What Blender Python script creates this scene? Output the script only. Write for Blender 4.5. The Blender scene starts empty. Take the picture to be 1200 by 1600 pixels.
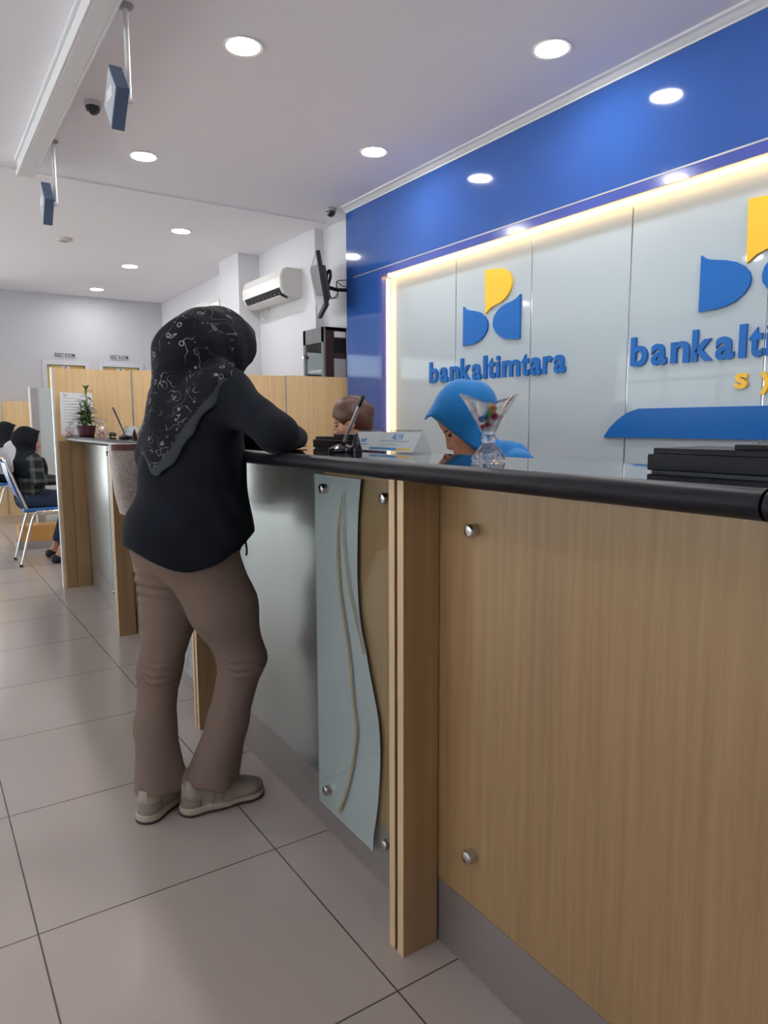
import bpy, bmesh, math, random
import numpy as np
from mathutils import Vector, Matrix, Euler
random.seed(7)
rng = np.random.default_rng(3)
PI = math.pi
sc = bpy.context.scene
col = sc.collection
V = Vector

# ------------------------------------------------------------------ camera
FPX = 1107.0
HC = 1.1741
YAW, PIT, ROL = 0.58475428, 0.12332038, -0.00338294
fw = V((math.sin(YAW) * math.cos(PIT), math.cos(YAW) * math.cos(PIT), -math.sin(PIT)))
r0 = V((math.cos(YAW), -math.sin(YAW), 0))
u0 = r0.cross(fw)
cr = r0 * math.cos(ROL) + u0 * math.sin(ROL)
cu = -r0 * math.sin(ROL) + u0 * math.cos(ROL)
cam_d = bpy.data.cameras.new('camera')
cam = bpy.data.objects.new('camera', cam_d)
col.objects.link(cam)
M = Matrix((( cr.x, cu.x, -fw.x), (cr.y, cu.y, -fw.y), (cr.z, cu.z, -fw.z))).to_4x4()
M.translation = V((0, 0, HC))
cam.matrix_world = M
cam_d.sensor_fit = 'VERTICAL'
cam_d.sensor_height = 36
cam_d.sensor_width = 27
cam_d.lens = FPX / 1600 * 36
cam_d.clip_start = 0.02
sc.camera = cam
CAM = V((0, 0, HC))

def at(px, py, **k):
    """survey helper: the point where the sight line of a photo pixel meets a plane x=, y= or z="""
    d = fw + cr * ((px - 600) / FPX) - cu * ((py - 800) / FPX)
    (a, v), = k.items()
    i = 'xyz'.index(a)
    return CAM + d * ((v - CAM[i]) / d[i])

# ------------------------------------------------------------------ materials
def nodes(name):
    m = bpy.data.materials.new(name)
    m.use_nodes = True
    nt = m.node_tree
    return m, nt, nt.nodes['Principled BSDF']

def mat(name, c, rough=.5, metal=0., coat=0., spec=.5, trans=0., ior=1.45, emit=None, es=0., sheen=0., alpha=1., noise=0.):
    m, nt, b = nodes(name)
    b.inputs['Base Color'].default_value = (*c, 1)
    b.inputs['Roughness'].default_value = rough
    b.inputs['Metallic'].default_value = metal
    b.inputs['Coat Weight'].default_value = coat
    b.inputs['Coat Roughness'].default_value = .04
    b.inputs['Specular IOR Level'].default_value = spec
    b.inputs['Transmission Weight'].default_value = trans
    b.inputs['IOR'].default_value = ior
    b.inputs['Sheen Weight'].default_value = sheen
    b.inputs['Alpha'].default_value = alpha
    if emit:
        b.inputs['Emission Color'].default_value = (*emit, 1)
        b.inputs['Emission Strength'].default_value = es
    if noise:
        tc = nt.nodes.new('ShaderNodeTexCoord')
        n = nt.nodes.new('ShaderNodeTexNoise')
        n.inputs['Scale'].default_value = 6
        n.inputs['Detail'].default_value = 5
        mx = nt.nodes.new('ShaderNodeMix'); mx.data_type = 'RGBA'
        nt.links.new(tc.outputs['Object'], n.inputs['Vector'])
        nt.links.new(n.outputs['Fac'], mx.inputs[0])
        mx.inputs[6].default_value = (*[x * (1 - noise) for x in c], 1)
        mx.inputs[7].default_value = (*[min(1, x * (1 + noise)) for x in c], 1)
        nt.links.new(mx.outputs[2], b.inputs['Base Color'])
    return m

def wood(name, c1, c2, rough=.35, coat=.25, axis='z', spec=.5):
    m, nt, b = nodes(name)
    tc = nt.nodes.new('ShaderNodeTexCoord')
    mp = nt.nodes.new('ShaderNodeMapping')
    s = {'z': (26, 26, .9), 'x': (.9, 26, 26), 'y': (26, .9, 26)}[axis]
    mp.inputs['Scale'].default_value = s
    n = nt.nodes.new('ShaderNodeTexNoise')
    n.inputs['Scale'].default_value = 2.2; n.inputs['Detail'].default_value = 7; n.inputs['Roughness'].default_value = .62
    n.inputs['Distortion'].default_value = .25
    mp2 = nt.nodes.new('ShaderNodeMapping')
    mp2.inputs['Scale'].default_value = tuple(v * .12 for v in s)
    n2 = nt.nodes.new('ShaderNodeTexNoise'); n2.inputs['Scale'].default_value = 2; n2.inputs['Detail'].default_value = 3
    ad = nt.nodes.new('ShaderNodeMath'); ad.operation = 'MULTIPLY_ADD'; ad.inputs[1].default_value = .45
    r = nt.nodes.new('ShaderNodeValToRGB')
    r.color_ramp.elements[0].position = .38; r.color_ramp.elements[0].color = (*c1, 1)
    r.color_ramp.elements[1].position = 1.0; r.color_ramp.elements[1].color = (*c2, 1)
    L = nt.links.new
    L(tc.outputs['Object'], mp.inputs['Vector']); L(mp.outputs[0], n.inputs['Vector'])
    L(tc.outputs['Object'], mp2.inputs['Vector']); L(mp2.outputs[0], n2.inputs['Vector'])
    L(n2.outputs['Fac'], ad.inputs[0]); L(n.outputs['Fac'], ad.inputs[2])
    L(ad.outputs[0], r.inputs[0]); L(r.outputs[0], b.inputs['Base Color'])
    b.inputs['Roughness'].default_value = rough
    b.inputs['Coat Weight'].default_value = coat; b.inputs['Coat Roughness'].default_value = .12
    b.inputs['Specular IOR Level'].default_value = spec
    return m

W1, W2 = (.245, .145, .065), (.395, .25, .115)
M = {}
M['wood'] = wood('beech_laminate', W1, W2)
M['wood_daylit'] = wood('beech_laminate_daylit', (.66, .435, .205), (.88, .625, .32), rough=.4)  # same beech coloured lighter, standing in for stronger daylight at the partitions
M['wood_dark'] = mat('dark_brown_wood', (.035, .017, .015), .35, noise=.2)
M['wood_edge'] = mat('pale_wood_edge_band', (.66, .47, .28), .4, noise=.08)
M['orange_wood'] = wood('orange_wood', (.52, .26, .07), (.66, .36, .12))
M['door_wood'] = wood('door_yellow_wood', (.62, .40, .10), (.74, .50, .15))
M['black_gap'] = mat('black_gap', (.006, .005, .005), .7)
M['steel_kick'] = mat('grey_kick_metal', (.36, .32, .31), .34, metal=.55, noise=.05)
M['satin_panel'] = mat('satin_metal_panel', (.44, .47, .455), .26, metal=.8, noise=.05)
M['granite'] = mat('black_glossy_worktop', (.012, .012, .016), .035, spec=.6, coat=.3)
M['bullnose'] = mat('black_bullnose', (.010, .010, .014), .40, spec=.22)
M['chrome'] = mat('chrome', (.75, .75, .77), .12, metal=1)
M['steel'] = mat('brushed_steel', (.62, .61, .60), .25, metal=1)
M['alu'] = mat('white_aluminium', (.80, .80, .80), .35, metal=.3)
M['grey_metal'] = mat('grey_metal', (.42, .42, .44), .4, metal=.5)
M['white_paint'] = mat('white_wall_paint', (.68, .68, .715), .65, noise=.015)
M['white_paint_dimmed'] = mat('white_wall_paint_dimmed', (.51, .51, .54), .65, noise=.015)  # white wall colour darkened to offset the glare of the lamp close by
M['ceiling'] = mat('ceiling_paint', (.89, .875, .925), .7, noise=.012)
M['white_plastic'] = mat('white_plastic', (.66, .65, .63), .3, noise=.01)
M['grey_plastic'] = mat('grey_plastic', (.38, .37, .37), .45)
M['door_grey'] = mat('dark_grey_door_frame', (.13, .13, .14), .4)
M['dark_plastic'] = mat('dark_plastic', (.018, .018, .02), .35)
M['black_gloss'] = mat('black_gloss_plastic', (.010, .010, .013), .12, spec=.5)
M['black_matte'] = mat('black_matte_plastic', (.008, .009, .013), .45, spec=.22)
M['dark_glass'] = mat('dome_dark_glass', (.02, .022, .026), .05, coat=.6)
M['blue_wall'] = mat('blue_gloss_panel', (.025, .083, .305), .07, coat=.5, spec=.5)
M['blue_wall_side'] = mat('blue_violet_frame', (.06, .085, .33), .14, coat=.3)
M['back_glass'] = mat('white_back_painted_glass', (.435, .505, .545), .045, spec=.5, coat=.2, noise=.01)
M['letter_blue'] = mat('sign_blue', (.003, .115, .42), .3, spec=.35)
M['letter_yellow'] = mat('sign_yellow', (.86, .50, .030), .3)
M['led'] = mat('warm_led', (1, .8, .5), .5, emit=(1.0, .56, .18), es=10)
M['lens'] = mat('lamp_lens', (1, 1, 1), .5, emit=(1.0, .985, .975), es=150)
M['film'] = mat('frosted_white_film', (.54, .585, .605), .28, spec=.4)
M['gold'] = mat('gold_line', (.36, .29, .15), .4)
M['glass'] = mat('clear_glass', (.96, 1, .98), .01, trans=1, ior=1.45)
M['acrylic'] = mat('clear_acrylic', (1, 1, 1), .02, trans=1, ior=1.3)
M['window_glass'] = mat('window_glass', (.98, 1, 1), .0, trans=1, ior=1.02)
M['paper'] = mat('white_paper', (.76, .77, .79), .5, noise=.01)
M['paper_line'] = mat('printed_grey_line', (.45, .47, .5), .6)
M['navy_cap'] = mat('blue_chair_vinyl', (.03, .14, .42), .35)
M['trunk_brown'] = mat('pot_plum_ceramic', (.075, .022, .03), .25, noise=.1)
M['leaf'] = mat('bamboo_leaf', (.075, .16, .035), .4, noise=.35)
M['stem'] = mat('bamboo_stem', (.22, .30, .08), .4, noise=.2)
M['skin'] = mat('skin', (.52, .29, .20), .5, noise=.05)
M['skin2'] = mat('skin_warm', (.50, .26, .175), .5, noise=.06)
M['lip'] = mat('lips', (.36, .09, .08), .4)
M['eye_dark'] = mat('dark_eye', (.015, .010, .010), .3)
M['brow'] = mat('eyebrow', (.05, .025, .018), .7)
M['hair'] = None
M['black_cloth'] = mat('black_knit', (.0105, .0125, .018), .9, spec=.1, sheen=.03, noise=.12)
M['navy_scarf'] = mat('dark_scarf', (.011, .013, .02), .85, spec=.2, noise=.2)
M['blue_scarf'] = mat('bright_blue_scarf', (.006, .15, .42), .7, spec=.25, sheen=.15, noise=.12)
M['trouser'] = mat('taupe_trouser', (.205, .148, .120), .85, spec=.15, noise=.08)
M['jeans'] = mat('blue_jeans', (.035, .055, .105), .85, spec=.15, noise=.2)
M['shoe'] = mat('beige_suede', (.36, .31, .25), .8, spec=.2, noise=.12)
M['shoe_overlay'] = mat('grey_beige_suede_overlay', (.27, .235, .19), .85, spec=.2, noise=.12)
M['sole'] = mat('pale_rubber_sole', (.46, .40, .32), .6, noise=.1)
M['sole_dark'] = mat('brown_rubber_outsole', (.055, .035, .028), .7)
M['lace'] = mat('shoelace', (.42, .36, .30), .8)
M['dark_shoe'] = mat('dark_flat_shoe', (.012, .014, .025), .5)
M['white_cloth'] = mat('white_blouse', (.62, .60, .62), .8, noise=.08)
M['bag_trim'] = mat('brown_leather', (.15, .065, .05), .45, noise=.1)
M['trim_white'] = mat('white_trim', (.74, .74, .76), .5)
M['door_frame'] = mat('grey_door_frame', (.55, .55, .60), .5)
M['partition_glass'] = mat('pale_frosted_partition', (.56, .63, .655), .35, noise=.03)
M['sign_grey'] = mat('sign_grey_plate', (.56, .56, .60), .5)
M['sign_navy'] = mat('sign_navy_box', (.065, .095, .16), .4)
M['sign_face'] = mat('sign_pale_blue_face', (.40, .43, .49), .3)
M['ink'] = mat('dark_ink', (.03, .03, .04), .6)
M['screen'] = mat('television_screen', (.10, .14, .18), .06, coat=.5)
M['outdoor'] = mat('outdoor_paving', (.60, .60, .60), .9, noise=.1)
M['candy_red'] = mat('red_candy_wrapper', (.45, .02, .04), .25, noise=.3)
M['candy_green'] = mat('green_candy_wrapper', (.12, .40, .08), .25, noise=.3)
M['candy_blue'] = mat('blue_candy_wrapper', (.03, .17, .55), .25, noise=.3)
M['candy_orange'] = mat('orange_candy_wrapper', (.55, .25, .10), .25, noise=.3)
M['plastic_film'] = mat('clear_plastic_wrap', (.95, .93, .95), .08, trans=.85, ior=1.2)
M['card_blue'] = mat('card_blue', (.03, .24, .58), .35)
M['card_yellow'] = mat('card_yellow', (.75, .55, .12), .35)
M['silver'] = mat('silver_pen', (.72, .72, .70), .25, metal=.8)

def thin_glass(name, tint, rough=.0, ior=1.45, body=0., body_col=(1, 1, 1)):
    """thin clear sheet: passes light straight through, mirrors by Fresnel"""
    m = bpy.data.materials.new(name); m.use_nodes = True; nt = m.node_tree; nt.nodes.clear()
    N = nt.nodes.new; L = nt.links.new
    t = N('ShaderNodeBsdfTransparent'); t.inputs[0].default_value = (*tint, 1)
    g = N('ShaderNodeBsdfGlossy'); g.inputs['Roughness'].default_value = rough
    lw = N('ShaderNodeLayerWeight'); lw.inputs[0].default_value = .5
    pw = N('ShaderNodeMath'); pw.operation = 'POWER'; pw.inputs[1].default_value = 5; L(lw.outputs['Facing'], pw.inputs[0])
    f0 = ((ior - 1) / (ior + 1)) ** 2
    f = N('ShaderNodeMath'); f.operation = 'MULTIPLY_ADD'; f.inputs[1].default_value = 1 - f0; f.inputs[2].default_value = f0; L(pw.outputs[0], f.inputs[0])
    mx = N('ShaderNodeMixShader'); out = N('ShaderNodeOutputMaterial')
    src = t
    if body:
        d = N('ShaderNodeBsdfDiffuse'); d.inputs[0].default_value = (*body_col, 1)
        m2 = N('ShaderNodeMixShader'); m2.inputs[0].default_value = body; L(t.outputs[0], m2.inputs[1]); L(d.outputs[0], m2.inputs[2]); src = m2
    L(f.outputs[0], mx.inputs[0]); L(src.outputs[0], mx.inputs[1]); L(g.outputs[0], mx.inputs[2]); L(mx.outputs[0], out.inputs[0])
    return m
M['window_glass'] = thin_glass('window_glass', (.97, .99, .98))
M['acrylic'] = thin_glass('clear_acrylic', (.97, .98, .98), .02)
M['plastic_film'] = thin_glass('clear_plastic_wrap', (.95, .93, .95), .12, 1.5, .22, (.8, .78, .8))
def cup_glass():
    m = thin_glass('pressed_clear_glass', (.96, .97, .97), .0, 1.5); nt = m.node_tree; N = nt.nodes.new; L = nt.links.new
    out = [n for n in nt.nodes if n.type == 'OUTPUT_MATERIAL'][0]; old = out.inputs[0].links[0].from_socket
    g = N('ShaderNodeBsdfGlass'); g.inputs['IOR'].default_value = 1.45; g.inputs['Roughness'].default_value = 0
    mx = N('ShaderNodeMixShader'); mx.inputs[0].default_value = .5; L(old, mx.inputs[1]); L(g.outputs[0], mx.inputs[2]); L(mx.outputs[0], out.inputs[0])
    return m
M['glass'] = cup_glass()

def hair_mat():
    m, nt, b = nodes('brown_hair')
    tc = nt.nodes.new('ShaderNodeTexCoord'); mp = nt.nodes.new('ShaderNodeMapping'); mp.inputs['Scale'].default_value = (60, 60, 9)
    n = nt.nodes.new('ShaderNodeTexNoise'); n.inputs['Scale'].default_value = 3; n.inputs['Detail'].default_value = 4
    r = nt.nodes.new('ShaderNodeValToRGB')
    r.color_ramp.elements[0].position = .3; r.color_ramp.elements[0].color = (.028, .010, .007, 1)
    r.color_ramp.elements[1].position = .75; r.color_ramp.elements[1].color = (.12, .04, .022, 1)
    nt.links.new(tc.outputs['Object'], mp.inputs[0]); nt.links.new(mp.outputs[0], n.inputs['Vector'])
    nt.links.new(n.outputs['Fac'], r.inputs[0]); nt.links.new(r.outputs[0], b.inputs['Base Color'])
    b.inputs['Roughness'].default_value = .38
    return m
M['hair'] = hair_mat()

def scarf_mat(name, strength):
    """black square scarf with grey line drawings: little rings, scrolls and curls"""
    m, nt, b = nodes(name)
    L = nt.links.new
    N = nt.nodes.new
    tc = N('ShaderNodeTexCoord')
    def ring(scale, lo, hi, keep):
        v = N('ShaderNodeTexVoronoi'); v.inputs['Scale'].default_value = scale; v.inputs['Randomness'].default_value = .8
        L(tc.outputs['Object'], v.inputs['Vector'])
        a = N('ShaderNodeMath'); a.operation = 'COMPARE'; a.inputs[1].default_value = (lo + hi) / 2; a.inputs[2].default_value = (hi - lo) / 2
        L(v.outputs['Distance'], a.inputs[0])
        s = N('ShaderNodeSeparateColor'); L(v.outputs['Color'], s.inputs[0])
        g = N('ShaderNodeMath'); g.operation = 'GREATER_THAN'; g.inputs[1].default_value = keep; L(s.outputs[0], g.inputs[0])
        p = N('ShaderNodeMath'); p.operation = 'MULTIPLY'; L(a.outputs[0], p.inputs[0]); L(g.outputs[0], p.inputs[1])
        return p.outputs[0]
    def scroll(scale, w, dist):
        n = N('ShaderNodeTexNoise'); n.inputs['Scale'].default_value = scale; n.inputs['Detail'].default_value = .6; n.inputs['Distortion'].default_value = dist
        L(tc.outputs['Object'], n.inputs['Vector'])
        a = N('ShaderNodeMath'); a.operation = 'COMPARE'; a.inputs[1].default_value = .52; a.inputs[2].default_value = w
        L(n.outputs['Fac'], a.inputs[0])
        return a.outputs[0]
    def mx(a, c):
        p = N('ShaderNodeMath'); p.operation = 'MAXIMUM'; L(a, p.inputs[0]); L(c, p.inputs[1]); return p.outputs[0]
    lines = mx(mx(ring(34, .17, .27, .60), ring(52, .0, .12, .78)), scroll(15, .009, 2.2))
    n = N('ShaderNodeTexNoise'); n.inputs['Scale'].default_value = 13; L(tc.outputs['Object'], n.inputs['Vector'])
    r = N('ShaderNodeValToRGB'); r.color_ramp.elements[0].position = .40; r.color_ramp.elements[1].position = .58
    L(n.outputs['Fac'], r.inputs[0])
    k = N('ShaderNodeMath'); k.operation = 'MULTIPLY'; L(lines, k.inputs[0]); L(r.outputs[0], k.inputs[1])
    k2 = N('ShaderNodeMath'); k2.operation = 'MULTIPLY'; L(k.outputs[0], k2.inputs[0]); k2.inputs[1].default_value = strength
    c = N('ShaderNodeMix'); c.data_type = 'RGBA'
    c.inputs[6].default_value = (.0085, .0095, .013, 1); c.inputs[7].default_value = (.34, .33, .33, 1)
    L(k2.outputs[0], c.inputs[0]); L(c.outputs[2], b.inputs['Base Color'])
    b.inputs['Roughness'].default_value = .8; b.inputs['Specular IOR Level'].default_value = .15
    return m
M['scarf'] = scarf_mat('black_patterned_scarf', .8)
M['scarf_border'] = mat('grey_scarf_border', (.040, .046, .055), .8, spec=.2, noise=.1)

def check_mat(name, base, line, scale, width):
    m, nt, b = nodes(name)
    L = nt.links.new; N = nt.nodes.new
    tc = N('ShaderNodeTexCoord'); s = N('ShaderNodeSeparateXYZ'); L(tc.outputs['Object'], s.inputs[0])
    out = None
    for i in (0, 2):
        f = N('ShaderNodeMath'); f.operation = 'PINGPONG'; f.inputs[1].default_value = scale; L(s.outputs[i], f.inputs[0])
        g = N('ShaderNodeMath'); g.operation = 'LESS_THAN'; g.inputs[1].default_value = width; L(f.outputs[0], g.inputs[0])
        if out is None: out = g.outputs[0]
        else:
            a = N('ShaderNodeMath'); a.operation = 'ADD'; L(out, a.inputs[0]); L(g.outputs[0], a.inputs[1]); out = a.outputs[0]
    h = N('ShaderNodeMath'); h.operation = 'MULTIPLY'; h.inputs[1].default_value = .5; L(out, h.inputs[0])
    c = N('ShaderNodeMix'); c.data_type = 'RGBA'; c.inputs[6].default_value = (*base, 1); c.inputs[7].default_value = (*line, 1)
    L(h.outputs[0], c.inputs[0]); L(c.outputs[2], b.inputs['Base Color'])
    b.inputs['Roughness'].default_value = .85; b.inputs['Specular IOR Level'].default_value = .15
    return m
M['scarf_check'] = check_mat('black_checked_scarf', (.010, .012, .017), (.028, .032, .04), .013, .0012)
M['plaid'] = check_mat('dark_plaid_blouse', (.018, .022, .025), (.12, .14, .14), .045, .014)

def bag_mat():
    m, nt, b = nodes('beige_speckled_canvas')
    tc = nt.nodes.new('ShaderNodeTexCoord')
    n = nt.nodes.new('ShaderNodeTexVoronoi'); n.inputs['Scale'].default_value = 230
    r = nt.nodes.new('ShaderNodeValToRGB')
    r.color_ramp.elements[0].position = .25; r.color_ramp.elements[0].color = (.50, .44, .41, 1)
    r.color_ramp.elements[1].position = .6; r.color_ramp.elements[1].color = (.29, .225, .20, 1)
    nt.links.new(tc.outputs['Object'], n.inputs['Vector']); nt.links.new(n.outputs['Distance'], r.inputs[0]); nt.links.new(r.outputs[0], b.inputs['Base Color'])
    b.inputs['Roughness'].default_value = .6
    return m
M['bag'] = bag_mat()

def tile_mat():
    m, nt, b = nodes('grey_beige_floor_tile')
    L = nt.links.new; N = nt.nodes.new
    tc = N('ShaderNodeTexCoord'); mp = N('ShaderNodeMapping')
    mp.inputs['Location'].default_value = (-.7629 + 60 * .6, -1.1071 + 60 * .6, 0)
    br = N('ShaderNodeTexBrick')
    br.offset = 0; br.squash = 1
    br.inputs['Scale'].default_value = 1
    br.inputs['Brick Width'].default_value = .6; br.inputs['Row Height'].default_value = .6
    br.inputs['Mortar Size'].default_value = .0022; br.inputs['Mortar Smooth'].default_value = .2
    br.inputs['Color1'].default_value = (.505, .435, .40, 1); br.inputs['Color2'].default_value = (.49, .425, .39, 1)
    br.inputs['Mortar'].default_value = (.11, .085, .07, 1)
    n = N('ShaderNodeTexNoise'); n.inputs['Scale'].default_value = 3; n.inputs['Detail'].default_value = 6
    hs = N('ShaderNodeMix'); hs.data_type = 'RGBA'; hs.blend_type = 'MULTIPLY'; hs.inputs[0].default_value = 1
    r = N('ShaderNodeValToRGB'); r.color_ramp.elements[0].color = (.93, .93, .93, 1); r.color_ramp.elements[1].color = (1, 1, 1, 1)
    L(tc.outputs['Object'], mp.inputs['Vector']); L(mp.outputs[0], br.inputs['Vector'])
    L(tc.outputs['Object'], n.inputs['Vector']); L(n.outputs['Fac'], r.inputs[0])
    L(br.outputs['Color'], hs.inputs[6]); L(r.outputs[0], hs.inputs[7]); L(hs.outputs[2], b.inputs['Base Color'])
    b.inputs['Roughness'].default_value = .16
    b.inputs['Specular IOR Level'].default_value = .45
    return m
M['tile'] = tile_mat()

# ------------------------------------------------------------------ object helpers
def tag(o, label=None, cat=None, group=None, kind=None):
    if label: o['label'] = label
    if cat: o['category'] = cat
    if group: o['group'] = group
    if kind: o['kind'] = kind
    return o

def wloc(o):
    v = V((0, 0, 0))
    while o:
        v += o.location; o = o.parent
    return v

def empty(name, loc=(0, 0, 0), label=None, cat=None, group=None, rz=0):
    o = bpy.data.objects.new(name, None)
    o.empty_display_size = .1
    o.location = loc; o.rotation_euler.z = rz
    col.objects.link(o)
    return tag(o, label, cat, group)

def link_mesh(name, me, mats, parent=None, base=False, local=False):
    """links a mesh; vertices come in world space unless local; base=True moves the origin to the bottom centre"""
    o = bpy.data.objects.new(name, me)
    col.objects.link(o)
    for m in (mats if isinstance(mats, (list, tuple)) else [mats]):
        me.materials.append(M[m] if isinstance(m, str) else m)
    if parent:
        o.parent = parent
        if not local: me.transform(Matrix.Translation(-wloc(parent)))
    elif base:
        co = np.empty(len(me.vertices) * 3, np.float32); me.vertices.foreach_get('co', co); co = co.reshape(-1, 3)
        lo, hi = co.min(0), co.max(0)
        c = V(((lo[0] + hi[0]) / 2, (lo[1] + hi[1]) / 2, lo[2])).to_tuple()
        me.transform(Matrix.Translation(-V(c))); o.location = c
    return o

class B:
    """mesh builder"""
    def __init__(s): s.bm = bmesh.new(); s.mi = 0; s.sm = False
    def _new(s, f0):
        for f in s.bm.faces[f0:] if False else []: pass
    def face(s, vs):
        try: f = s.bm.faces.new(vs)
        except ValueError: return None
        f.material_index = s.mi; f.smooth = s.sm
        return f
    def box(s, lo, hi, bev=0., seg=2, T=None):
        lo, hi = V(lo), V(hi)
        b2 = bmesh.new()
        bmesh.ops.create_cube(b2, size=1)
        for v in b2.verts:
            v.co = V(((lo[i] + hi[i]) / 2 + v.co[i] * (hi[i] - lo[i]) for i in range(3)))
        if bev: bmesh.ops.bevel(b2, geom=b2.edges[:], offset=bev, segments=seg, profile=.5, affect='EDGES')
        if T is not None: b2.transform(T)
        s.add(b2)
        return s
    def add(s, b2):
        mp = {}
        for v in b2.verts: mp[v] = s.bm.verts.new(v.co)
        for f in b2.faces: s.face([mp[v] for v in f.verts])
        b2.free()
    def prism(s, poly, ax, a, b):
        """poly in the two axes other than ax, extruded from a to b"""
        i = 'xyz'.index(ax); o = [k for k in range(3) if k != i]
        def mk(p, t):
            c = [0, 0, 0]; c[i] = t; c[o[0]] = p[0]; c[o[1]] = p[1]; return s.bm.verts.new(c)
        A = [mk(p, a) for p in poly]; Bv = [mk(p, b) for p in poly]
        n = len(poly)
        s.face(A[::-1]); s.face(Bv)
        for k in range(n): s.face([A[k], A[(k + 1) % n], Bv[(k + 1) % n], Bv[k]])
        return s
    def lathe(s, prof, c=(0, 0, 0), seg=32, ax='z', cap=True):
        c = V(c); rings = []
        for r, h in prof:
            ring = []
            for k in range(seg):
                a = 2 * PI * k / seg
                p = {'z': V((r * math.cos(a), r * math.sin(a), h)), 'x': V((h, r * math.cos(a), r * math.sin(a))), 'y': V((r * math.sin(a), h, r * math.cos(a)))}[ax]
                ring.append(s.bm.verts.new(c + p))
            rings.append(ring)
        for A, Bv in zip(rings, rings[1:]):
            for k in range(seg): s.face([A[k], A[(k + 1) % seg], Bv[(k + 1) % seg], Bv[k]])
        if cap:
            s.face(rings[0][::-1]); s.face(rings[-1])
        return s
    def tube(s, pts, r, seg=10, closed=False):
        pts = [V(p) for p in pts]; n = len(pts); rings = []
        rr = r if isinstance(r, (list, tuple)) else [r] * n
        t0 = (pts[1] - pts[0]).normalized()
        nrm = t0.orthogonal().normalized()
        for k in range(n):
            if closed: t = (pts[(k + 1) % n] - pts[k - 1]).normalized()
            else: t = (pts[min(k + 1, n - 1)] - pts[max(k - 1, 0)]).normalized()
            nrm = (nrm - t * nrm.dot(t)).normalized()
            bn = t.cross(nrm)
            rings.append([s.bm.verts.new(pts[k] + (nrm * math.cos(2 * PI * j / seg) + bn * math.sin(2 * PI * j / seg)) * rr[k]) for j in range(seg)])
        rg = range(n if closed else n - 1)
        for k in rg:
            A, Bv = rings[k], rings[(k + 1) % n]
            for j in range(seg): s.face([A[j], A[(j + 1) % seg], Bv[(j + 1) % seg], Bv[j]])
        if not closed:
            s.face(rings[0][::-1]); s.face(rings[-1])
        return s
    def loft(s, rings, cap=True, closed=True):
        R = [[s.bm.verts.new(p) for p in ring] for ring in rings]
        n = len(R[0])
        for A, Bv in zip(R, R[1:]):
            for j in range(n if closed else n - 1): s.face([A[j], A[(j + 1) % n], Bv[(j + 1) % n], Bv[j]])
        if cap: s.face(R[0][::-1]); s.face(R[-1])
        return s
    def done(s, name, mats, parent=None, base=False, smooth=False, local=False, bevel=0.):
        bmesh.ops.recalc_face_normals(s.bm, faces=s.bm.faces[:])
        if bevel: bmesh.ops.bevel(s.bm, geom=s.bm.edges[:], offset=bevel, segments=2, profile=.5, affect='EDGES', clamp_overlap=True)
        me = bpy.data.meshes.new(name); s.bm.to_mesh(me); s.bm.free()
        if smooth:
            me.polygons.foreach_set('use_smooth', [True] * len(me.polygons))
            try: me.set_sharp_from_angle(angle=math.radians(40))
            except Exception: pass
        return link_mesh(name, me, mats, parent, base, local)

def bez(pts, n=6):
    """Catmull-Rom through points (open)"""
    P = [V(p) for p in pts]; out = []
    for i in range(len(P) - 1):
        a, b, c, d = P[max(i - 1, 0)], P[i], P[i + 1], P[min(i + 2, len(P) - 1)]
        for k in range(n):
            t = k / n
            out.append(.5 * ((2 * b) + (c - a) * t + (2 * a - 5 * b + 4 * c - d) * t * t + (3 * b - a - 3 * c + d) * t ** 3))
    out.append(P[-1])
    return out

def kids(o): return [c for c in bpy.data.objects if c.parent == o]
def copy_tree(o, parent=None):
    c = o.copy(); col.objects.link(c)
    if parent: c.parent = parent
    for ch in kids(o): copy_tree(ch, c)
    return c

_gl = {}
def glyph(ch, bold=0.0):
    k = (ch, bold)
    if k not in _gl:
        cu_ = bpy.data.curves.new('glyph', 'FONT'); cu_.body = ch; cu_.size = 1; cu_.offset = bold; cu_.extrude = .5; cu_.resolution_u = 5
        ob = bpy.data.objects.new('glyph', cu_); col.objects.link(ob)
        dg = bpy.context.evaluated_depsgraph_get(); dg.update()
        me = bpy.data.meshes.new_from_object(ob.evaluated_get(dg))
        bpy.data.objects.remove(ob); bpy.data.curves.remove(cu_)
        _gl[k] = me
    return _gl[k]

def put_glyph(b, ch, org, ux, uz, un, x, w, h0, h1, depth, bold=.0):
    """adds glyph ch to builder b: baseline origin org + ux*x, fitted to width w, z span scaled so size 1 = h1"""
    me = glyph(ch, bold)
    co = [v.co.copy() for v in me.vertices]
    lx = min(c.x for c in co); hx = max(c.x for c in co)
    vs = []
    for c in co:
        p = org + ux * (x + (c.x - lx) / max(hx - lx, 1e-6) * w) + uz * (h0 + c.y * h1) + un * ((c.z + .5) * depth)
        vs.append(b.bm.verts.new(p))
    for f in me.polygons: b.face([vs[i] for i in f.vertices])

HELV = dict(a=.556, b=.611, n=.611, k=.556, l=.278, t=.333, i=.278, m=.889, r=.389, s=.556, y=.556, h=.611,
            A=.722, L=.611, Y=.667, R=.722, E=.667, S=.667, T=.611, O=.778, M=.833)
HELV[' '] = .28

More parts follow.
